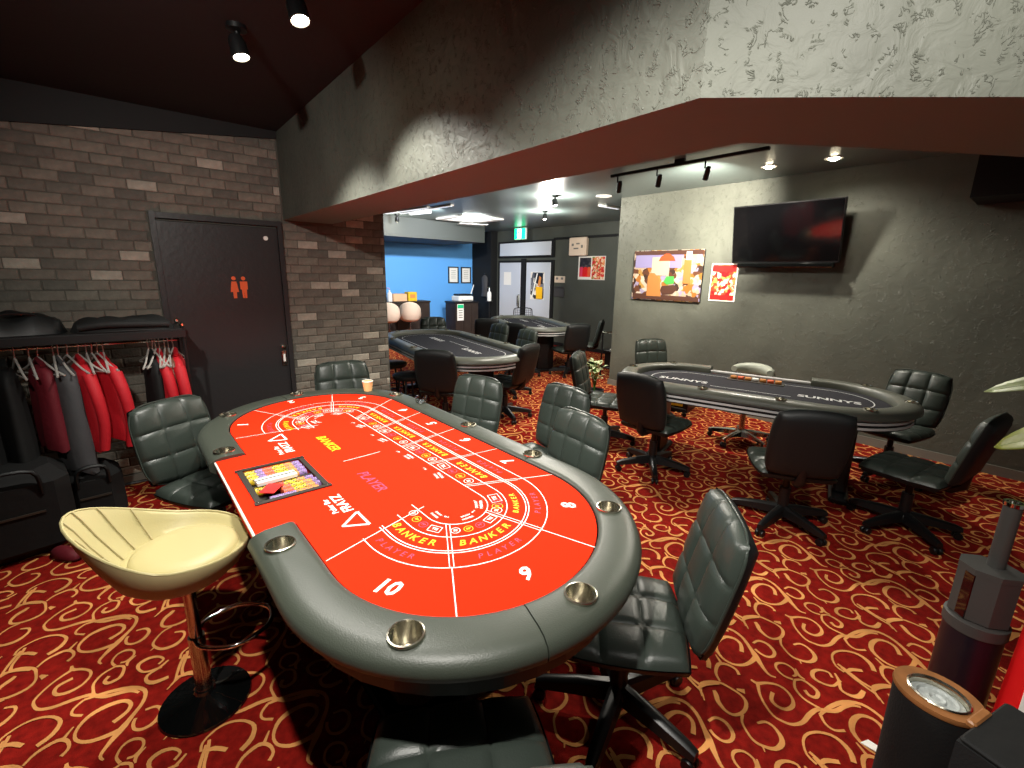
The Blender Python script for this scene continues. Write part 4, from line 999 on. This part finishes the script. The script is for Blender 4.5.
t = thing('cardboard_box', 'peach cardboard box on the brown counter', 'box', (5.28, 10.5, .96)); MB().box((0, 0, .09), (.36, .22, .18), ch=.005).build('carton', M['pink_box'], t); MB().box((0, 0, .182), (.06, .22, .003)).build('tape', M['cream_far'], t)
t = thing('carton', 'yellow carton beside the peach box on the brown counter', 'box', (5.62, 10.5, .96)); MB().box((0, 0, .11), (.24, .2, .22), ch=.005).build('body', M['yellow_box'], t); MB().box((0, -.101, .12), (.14, .003, .09)).build('label_patch', M['print_gold'], t)
cabinet('reception_desk', 'black reception cabinet with papers on top left of the entrance', 'counter', 6.60, 7.36, 10.0, 10.5, .94, M['wood_dark'], M['plastic_black'])
t = thing('sign_card', 'white sign with a green header on the front of the black cabinet', 'sign', (6.76, 9.999, .67)); MB().box((0, -.006, 0), (.2, .012, .42), ch=.002).build('card', M['paper'], t); MB().box((0, -.0135, .15), (.18, .003, .09)).build('green_header', M['sign_green'].copy(), t)
gh = bpy.data.materials['sign_green.001'].node_tree.nodes['Principled BSDF']; gh.inputs['Emission Strength'].default_value = 0
for i in range(4): MB().box((0, -.0135, .05-.06*i), (.12, .003, .02)).build('text_line', M['baseboard'], t)
t = thing('printer', 'white and black printer on the black reception cabinet', 'printer', (7.0, 10.25, .94)); MB().box((0, 0, .07), (.46, .36, .14), ch=.02).build('body', M['white_plastic'], t); MB().box((0, -.02, .165), (.42, .3, .05), ch=.015).build('lid', M['plastic_black'], t); MB().box((0, -.2, .05), (.3, .06, .012)).build('paper_tray', M['paper'], t)
t = thing('desk_lamp', 'white curved desk lamp on the reception cabinet', 'lamp', (7.28, 10.3, .94)); MB().lathe([(0, 0), (.06, 0), (.06, .015), (0, .02)], n=16).build('base', M['white_plastic'], t); MB().tube(smoothpts([(0, 0, .02), (.03, 0, .18), (.08, 0, .32), (.12, 0, .42)], 4), [.02-.0008*i for i in range(13)], 8).build('arm', M['white_plastic'], t)
t = thing('sanitizer_stand', 'white hand sanitizer bottle on a slim black stand left of the doors', 'sanitizer', (7.66, 9.95, 0))
MB().lathe([(0, 0), (.13, 0), (.13, .02), (.02, .03), (.018, .92), (.09, .925), (.09, .94), (0, .945)], n=20).build('stand', M['plastic_black'], t, 40)
bt_ = MB().lathe([(0, .945), (.055, .945), (.058, 1.14), (.04, 1.19), (.018, 1.2), (.018, 1.27), (0, 1.27)], n=18).build('bottle', M['white_plastic'], t, 50)
MB().tube([(0, 0, 1.27), (0, 0, 1.32), (-.09, -.05, 1.31)], .012, 8).build('pump', M['steel'], bt_)
t = thing('coat', 'grey coat hanging on the dark wall between blue wall and doors', 'coat', (7.97-.2, 10.3, 1.35)); MB().lathe([(0, .28), (.04, .27), (.12, .2), (.11, -.1), (.13, -.3), (0, -.3)], n=14, sx=.5).build('garment', M['cloth_grey'], t, 50); MB().tube([(.05, 0, .27), (.02, 0, .33), (0, 0, .3)], .008, 6).build('hook', M['steel'], t)
# trolley in the corner
t = thing('trolley', 'black two shelf trolley with a metal rail beside the wall corner', 'trolley', (6.35, 4.62, 0))
for z in (.16, .44): MB().box((0, 0, z), (.5, .44, .03), ch=.005).build('shelf', M['plastic_black'], t)
MB().box((0, -.05, .30), (.46, .4, .24)).build('bin', M['plastic_black'], t)
for sx in (-.24, .24):
    for sy in (-.21, .21): p = MB().tube([(sx, sy, .05), (sx, sy, .74)], .012, 8).build('post', M['plastic_black'], t); MB().lathe([(0, -.025), (.02, -.02), (.02, .02), (0, .025)], (sx, sy, .03), 10).build('wheel', M['plastic_black'], p)
MB().tube([(-.24, -.21, .74), (-.24, .21, .74), (.24, .21, .74), (.24, -.21, .74)], .012, 8, closed=True).build('rail', M['steel'], t)
t = thing('magazine_pile', 'pale papers lying on the black trolley', 'papers', (6.33, 4.6, .456)); 
for k in range(3): MB().box((.01*k, .01*k, .006+.012*k), (.3, .24, .012), rz=.2*k).build('booklet', M['paper'], t)
# wooden case under the poker table
t = thing('card_case', 'black case with a yellow panel on the floor by the skirting under the poker table', 'case', (5.38, 3.0, 0), .2); MB().box((0, 0, .11), (.36, .42, .22), ch=.01).build('body', M['plastic_black'], t); MB().box((-.183, 0, .13), (.006, .3, .1), ch=.002).build('yellow_panel', M['yellow_box'], t); MB().tube([(0, -.1, .22), (0, -.08, .26), (0, .08, .26), (0, .1, .22)], .01, 6).build('handle', M['plastic_black'], t)
# small potted plant with pale leaves
t = thing('potted_plant', 'small plant with pale green and white leaves in a dark pot in the aisle', 'plant', (4.58, 3.70, 0))
MB().lathe([(0, 0), (.09, 0), (.12, .2), (.125, .22), (.11, .22), (.1, .19), (0, .19)], n=20).build('pot', M['pot'], t, 50)
lf = MB(); st = MB(); r = random.Random(5)
def leaf(mb, p, d, L, W, up_=Vector((0, 0, 1)), curl=.25):
    d = d.normalized(); s = d.cross(up_).normalized(); n = s.cross(d)
    P = []; prof_ = ((0, .04), (.15, .55), (.4, 1), (.65, .85), (.88, .4), (1, .03))
    for f, w in prof_:
        c = p+d*L*f+n*(-curl*L*f*f)
        P += [c-s*W*w+n*W*w*.35, c+n*.0, c+s*W*w+n*W*w*.35]
    F = []
    for i in range(5):
        for j in range(2): a = i*3+j; F.append((a, a+1, a+4, a+3))
    mb.add(P, F)
for k in range(64):
    a = r.uniform(0, 2*PI); h = r.uniform(.34, .60); rr = r.uniform(.0, .10)
    q = Vector((rr*math.cos(a), rr*math.sin(a), h))
    if k % 3 == 0: st.tube([(0, 0, .18), q*.5+Vector((0, 0, .12)), q], .0035, 4)
    leaf(lf, q, Vector((math.cos(a), math.sin(a), r.uniform(-.2, .8))), r.uniform(.05, .075), r.uniform(.018, .028))
o = lf.build('foliage', M['leaf_white'], t); o['kind'] = 'stuff'; st.build('stems', M['leaf_green'], t)

# ---------------------------------------------------------------- clothes rack on the left
ZR = 1.165; RY = 3.93
t = thing('clothes_rack', 'black clothes rack with a shelf on top before the brick wall', 'clothes rack', (-.3, RY, 0))
MB().tube([(-.75, 0, ZR), (.60, 0, ZR)], .009, 8).build('hanging_rail', M['steel'], t)
MB().box((-.08, .02, 1.245), (1.42, .36, .022), ch=.004).build('top_shelf', M['plastic_black'], t)
MB().box((-.08, -.16, 1.222), (1.42, .02, .045)).build('shelf_edge', M['plastic_black'], t)
for sx in (-.77, .615):
    for sy in (-.15, .19):
        p = MB().tube([(sx, sy, .02), (sx, sy, 1.27)], .011, 8).build('post', M['plastic_black'], t)
        MB().lathe([(0, 0), (.016, .004), (.018, .02), (0, .034)], (sx, sy, 1.268), 10).build('knob', M['steel'], p, 50)
for sx in (-.77, .615): MB().tube([(sx, -.15, ZR), (sx, .19, ZR)], .009, 8).build('cross_bar', M['plastic_black'], t)
MB().tube([(-.77, .19, .12), (.615, .19, .12)], .011, 8).build('lower_rail', M['plastic_black'], t)
def hanger_mesh(w=.19):
    mb = MB(); pts = [(0, -.0, .0), (.0, .016, .012), (0, .012, .03), (0, -.008, .034)]
    hook = smoothpts([(0, .012, -.012), (0, .014, .004), (0, .0, .014), (0, -.013, .002), (0, -.004, -.03), (0, 0, -.06)], 4)
    mb.tube(hook, .0035, 6)
    body = smoothpts([(0, -w, -.155), (0, -w*.6, -.125), (0, -.02, -.065), (0, 0, -.06), (0, .02, -.065), (0, w*.6, -.125), (0, w, -.155)], 3)
    mb.tube(body, [.006]*len(body), 6); mb.tube([(0, -w, -.155), (0, w, -.16)], .004, 6)
    return mb.mesh('coat_hanger', M['hanger'], 60)
HM = hanger_mesh()
hx = [-.50, -.44, -.405, -.335, -.315, -.275, -.225, -.185, -.16, -.135, -.105, .125, .145, .165, .185, .215, .235, .262]
NTH = ['first', 'second', 'third', 'fourth', 'fifth', 'sixth', 'seventh', 'eighth', 'ninth', 'tenth', 'eleventh']
for k, x in enumerate(hx):
    o = link('coat_hanger', HM); o.location = (x, RY, ZR); o.rotation_euler = (0, 0, .35+rnd.uniform(-.3, .3) if x < 0 else rnd.uniform(-.5, .5))
    g = 'left' if x < 0 else 'right'
    tag(o, 'grey hanger on the clothes rail, %s' % ('%s from the left' % NTH[k] if k < 11 else '%s from the right' % NTH[len(hx)-1-k]), 'hanger', 'hangers in the %s cluster' % g)
def garment(name, label, x, m, w=.36, ln=.62, seed=0, sleeves=True, rz=.3, th=.035, skew=0., group=None, top=-.10):
    r = random.Random(seed); ph = r.uniform(0, 6)
    t = thing(name, label, 'clothing', (x, RY, ZR), rz, group)
    N = 22; rows = [(0, .10, .02), (.03, .40, .03), (.08, .86, .04), (.2, .95, .05), (.45, .93, .055), (.7, .98, .06), (.88, 1.02, .062), (1, 1.04, .058)]
    P = []; F = []
    for f, ww, tt in rows:
        for i in range(N):
            a = 2*PI*i/N; fold = 1+.22*f*math.sin(5*a+ph+1.2*f)+.15*math.sin(9*a+ph)
            P.append((math.cos(a)*tt*fold*th/.035+skew*f*.1, math.sin(a)*w/2*ww+skew*f, top-f*ln*(1+.03*math.sin(3*a+ph))))
    F = [(k*N+i, (k+1)*N+i, (k+1)*N+(i+1) % N, k*N+(i+1) % N) for k in range(len(rows)-1) for i in range(N)]+[tuple(range(N)), tuple((len(rows)-1)*N+i for i in range(N))[::-1]]
    MB().add(P, F).build('body', m, t, 70)
    if sleeves:
        for s in (-1, 1):
            q = smoothpts([(0, s*w*.40, top-.07), (.01, s*w*.52, top-.2), (.02, s*w*.53+skew*.4, top-.38), (.0, s*w*.50+skew*.7, top-.55)], 3)
            MB().tube(q, [.036-.001*i for i in range(len(q))], 9).build('sleeve', m, t, 60)
    MB().tube([(0, -.06, top+.0), (0, 0, top+.035), (0, .06, top)], .016, 7).build('collar', m, t, 60)
    return t
garment('jacket', 'maroon garment at the left of the clothes rail', -.405, M['jacket_dark'], .30, .52, 1, False, .35)
garment('jacket', 'long grey garment hanging left of the red jackets', -.315, M['cloth_grey'], .36, .68, 2, False, .3, .045)
garment('jacket', 'bright red jacket next to the long grey garment', -.225, M['jacket_red'], .36, .55, 3, True, .25)
garment('jacket', 'bright red jacket at the right of the left cluster', -.115, M['jacket_red'], .38, .50, 4, True, .35)
garment('jacket', 'dark grey garment at the left of the right cluster', .135, M['cloth_black'], .34, .6, 5, False, .1)
garment('jacket', 'red jacket in the middle of the right cluster', .18, M['jacket_red'], .34, .5, 6, True, .1)
garment('jacket', 'dark brown garment near the right end of the rail', .222, M['brown_paint'], .34, .56, 7, False, .1)
garment('jacket', 'red jacket at the right end of the rail', .268, M['jacket_red'], .36, .58, 8, True, .0)
for k, x in enumerate((-.55, -.67, -.79)): garment('coat', 'black coat at the left of the clothes rail, %s' % ['nearest the red jackets', 'middle one', 'leftmost by the photo edge'][k], x, M['cloth_black'], .36, .60, 10+k, False, .1, .035, 0, 'black coats at the left of the rail')
# things on the shelf
def lump(name, label, cat, loc, d, m, rz=0., seed=0, extra=None):
    r = random.Random(seed); t = thing(name, label, cat, loc, rz)
    ph = [r.uniform(0, 6) for _ in range(4)]
    def fn(u, v):
        x, y = 2*u-1, 2*v-1; mm = max(abs(x), abs(y))
        return (x*math.sqrt(1-.25*y*y)*d[0]/2, y*math.sqrt(1-.25*x*x)*d[1]/2, d[2]*max(0, 1-mm**5)**.5*(1+.16*math.sin(5*x+ph[0])*math.cos(3*y+ph[1])+.1*math.sin(9*x+4*y+ph[2])))
    g = MB().grid(fn, 22, 12); n0 = len(g.v)
    g.prism([(x*d[0]/2*.9, y*d[1]/2*.9) for x, y in ((-1, -.8), (-.8, -1), (.8, -1), (1, -.8), (1, .8), (.8, 1), (-.8, 1), (-1, .8))], 0, .004)
    g.build('body', m, t, 70); return t
t = lump('folded_coat', 'black folded coat on the right half of the rack shelf', 'clothing', (.02, RY-.02, 1.2565), (.52, .30, .075), M['cloth_black'], .05, 3)
MB().tube(smoothpts([(-.22, -.13, .03), (-.1, -.15, .045), (.08, -.145, .04), (.22, -.12, .03)], 4), .022, 8).build('folded_sleeve', M['cloth_black'], t, 60)
t = lump('handbag', 'black soft handbag with shiny buckles on the left of the rack shelf', 'bag', (-.48, RY-.02, 1.2565), (.46, .28, .11), M['leather_black'], .1, 8)
for x in (-.09, .05): MB().lathe([(0, 0), (.018, 0), (.02, .006), (.008, .012), (0, .012)], (x, -.06, .112), 12).build('buckle', M['chrome'], t, 50)
MB().tube(smoothpts([(-.12, -.1, .08), (-.05, -.12, .12), (.08, -.11, .12), (.15, -.08, .07)], 4), .008, 6).build('strap', M['leather_black'], t, 60)
# black bags on the floor under the rack
for k, (x, y, d, rz, lb) in enumerate(((-.62, 3.72, (.5, .42, .52), .15, 'large black duffel bag on the floor under the left of the rack'), (-.28, 3.92, (.30, .34, .40), .1, 'smaller black bag on the floor beside the duffel bag'))):
    t = thing('duffel_bag', lb, 'bag', (x, y, 0), rz)
    MB().box((0, 0, d[2]/2), d, ch=.07).build('body', M['cloth_black'], t)
    MB().tube(smoothpts([(-d[0]*.25, -d[1]/2, d[2]*.75), (-d[0]*.2, -d[1]/2-.03, d[2]+.02), (d[0]*.2, -d[1]/2-.03, d[2]+.02), (d[0]*.25, -d[1]/2, d[2]*.75)], 4), .012, 6).build('strap', M['leather_black'], t, 60)
    MB().box((0, -d[1]/2-.004, d[2]*.55), (d[0]*.5, .008, .012)).build('zip', M['tray'], t)
for k, (x, y) in enumerate(((-.42, 3.46), (-.33, 3.53))):
    t = thing('shoe', ['dark red shoe on the carpet below the rack, left one', 'dark red shoe on the carpet below the rack, right one'][k], 'shoe', (x, y, 0), -1.0)
    MB().lathe([(0, .0), (.042, 0), (.045, .016), (.04, .04), (.025, .06), (0, .066)], n=16, sx=2.4).build('upper', M['jacket_dark'], t, 60); MB().lathe([(0, 0), (.046, 0), (.047, .012), (0, .013)], n=16, sx=2.4).build('sole', M['gloss_black'], t)

# ---------------------------------------------------------------- lower right corner
t = thing('canister', 'black canister with a grey lid and a thin pole rising from it, right foreground', 'canister', (2.36, -.02, 0))
MB().lathe([(0, 0), (.086, 0), (.09, .01), (.088, .37), (0, .37)], n=28).build('body', M['purple_black'], t, 40)
MB().lathe([(.088, .36), (.094, .363), (.094, .405), (.080, .41)], n=28).build('collar', M['grey_plastic'], t, 40)
oc = [(.080*math.cos(a), .092*math.sin(a)) for a in [PI/8+i*PI/4 for i in range(8)]]
up_b = MB()
up_b.prism([(x*.985, y*.985) for x, y in oc], .415, .60); up_b.build('upper_body', M['grey_plastic'], t)
MB().box((-.0512, .0512, .508), (.012, .060, .18), rz=PI*.75).build('dark_window', M['gloss_black'], t)
lid = MB(); lid.prism(oc, .60, .622); lid.build('lid', M['grey_plastic'], t)
pl = MB().lathe([(.026, .622), (.026, .87), (.028, .872), (.028, .88), (.022, .88), (.020, .80), (0, .80)], (.02, -.01, 0), 20).build('pole', M['grey_plastic'], t, 40)
MB().lathe([(.0265, .868), (.0295, .87), (.0295, .884), (.022, .884), (.0215, .87)], (.02, -.01, 0), 20).build('chrome_rim', M['chrome'], pl, 40)
t = thing('waste_bin', 'black bin with a wooden oval rim and a clear bag inside, lower right corner', 'bin', (1.73, .015, 0), .0)
bo_ = [(.115*math.cos(a)*(1.0), .115*math.sin(a)) for a in [2*PI*i/32 for i in range(32)]]
MB().lathe([(.094, 0), (.098, .01), (.104, .43), (.100, .43), (.10, .03), (0, .03), (0, 0)], cap=False, n=32, sx=.86).build('body', M['fabric_black'], t, 50)
MB().lathe([(.072, .432), (.106, .432), (.108, .438), (.106, .448), (.072, .446), (.070, .44), (.072, .432)], cap=False, n=36, sx=.86).build('wooden_rim', M['wood'], t, 40)
MB().lathe([(.066, .30), (.068, .43), (.073, .447), (.075, .449), (.071, .452), (.067, .445)], cap=False, n=30, sx=.86).build('metal_ring', M['steel'], t, 40)
r = random.Random(2)
MB().lathe([(0, .415), (.02, .43), (.035, .41), (.05, .432), (.067, .425)], n=22, sx=.86).build('bin_bag', M['bag'], t, 70)
t = thing('pleated_case', 'black pleated bag standing in front of the wooden rimmed bin, lower right corner', 'bag', (1.475, -.185, 0), -.28)
out_ = [(-.12, .125)]
for i in range(13): out_.append((-.12+.225*i/12*0-.0, .125-.25*i/12))
out_ = [(-.12, .12), (-.12, -.12)]+[(-.12+.24*i/18, -.12-(.008 if i % 2 else 0)) for i in range(1, 19)]+[(.12+(.008 if i % 2 else 0), -.12+.24*i/18) for i in range(1, 18)]+[(.12, .12)]
MB().prism(out_, 0, .585).build('body', M['fabric_black'], t)
MB().box((0, 0, .592), (.235, .235, .014), ch=.005).build('top_panel', M['cloth_black'], t)
MB().box((-.01, .122, .595), (.085, .02, .018), ch=.004).build('wooden_clip', M['wood'], t)
t = thing('shopping_bag', 'bright red bag at the right edge behind the black canister', 'bag', (2.18, -.335, 0), .1)
MB().add([(-.14, -.2, 0), (.14, -.2, 0), (.14, .2, 0), (-.14, .2, 0), (-.12, -.19, .62), (.12, -.19, .62), (.12, .19, .62), (-.12, .19, .62), (0, -.2, .3), (0, .2, .3)], [(0, 3, 2, 1), (4, 5, 6, 7), (0, 1, 5, 4), (1, 2, 6, 5), (2, 3, 7, 6), (3, 0, 4, 7)]).build('body', M['red_bag'], t)
MB().box((-.131, .172, .45), (.006, .035, .26)).build('white_label', M['paper'], t)
MB().box((.0, .1, .632), (.1, .12, .02), ch=.006).build('yellow_tag', M['yellow_box'], t)
for s in (-.1, .1): MB().tube(smoothpts([(s, -.08, .62), (s, -.06, .72), (s, .06, .72), (s, .08, .62)], 4), .007, 6).build('handle', M['red_bag'], t)
o = MB().add([(1.865, .17, .004), (1.90, .155, .004), (1.86, .11, .012), (1.80, .10, .004), (1.77, .085, .004), (1.79, .06, .004), (1.82, .075, .006), (1.885, .10, .016)], [(0, 1, 7, 2), (2, 7, 6, 3), (3, 6, 5, 4)])
o = o.build('paper_strip', M['paper']); sm_ = o.modifiers.new('s', 'SOLIDIFY'); sm_.thickness = .003; tag(o, 'torn white paper strip on the carpet at the foot of the bin', 'paper')
# large leafed plant at the right edge
t = thing('rubber_plant', 'tall plant with large olive leaves reaching in at the right edge', 'plant', (3.35, -.62, 0))
MB().lathe([(0, 0), (.13, 0), (.17, .3), (.175, .32), (.155, .32), (.15, .28), (0, .28)], n=24).build('pot', M['pot'], t, 50)
stem = smoothpts([(0, 0, .28), (.03, .06, .6), (.05, .16, .9), (.03, .22, 1.2), (0, .25, 1.45)], 4)
MB().tube(stem, .014, 8).build('stem', M['leaf_green'], t, 60)
base = Vector((3.35, -.62, 0))
for p0, p1, w, m in (((3.38, -.36, 1.24), (3.50, .175, 1.085), .055, 'leaf_pale'), ((3.40, -.36, 1.0), (3.52, .085, .79), .085, 'leaf'), ((3.38, -.40, 1.15), (3.52, -.005, 1.24), .07, 'leaf_green'), ((3.37, -.36, 1.36), (3.1, -.62, 1.5), .08, 'leaf'), ((3.37, -.38, 1.10), (3.7, -.5, 1.05), .09, 'leaf_green'), ((3.38, -.46, .9), (3.15, -.85, .85), .09, 'leaf')):
    p, q = Vector(p0)-base, Vector(p1)-base; d = q-p; L_ = d.length
    mb = MB(); d.normalize(); s = d.cross(Vector((0, 0, 1))).normalized(); n_ = s.cross(d)
    s = (s*.75+n_*.65).normalized(); n_ = s.cross(d)
    P = []; K = 12
    for i in range(K+1):
        f = i/K; wd = w*(math.sin(PI*f**1.15))**.62 if 0 < f < 1 else .002
        c = p+d*L_*f+n_*(.05*math.sin(PI*f))
        for j in (-1, -.5, 0, .5, 1): P.append(c+s*wd*j+n_*abs(j)*wd*.25)
    mb.add(P, [(i*5+j, i*5+j+1, (i+1)*5+j+1, (i+1)*5+j) for i in range(K) for j in range(4)])
    lo = mb.build('leaf', M[m], t, 70); so = lo.modifiers.new('s', 'SOLIDIFY'); so.thickness = .002
    MB().tube([p+d*L_*f+n_*(.05*math.sin(PI*f)-.001) for f in [k/8 for k in range(9)]], .003, 5).build('midrib', M['leaf_pale'], lo)
    MB().tube([p, p+(Vector((.04, .2, p.z))-p)*.9], .006, 6).build('leaf_stalk', M['leaf_green'], t)
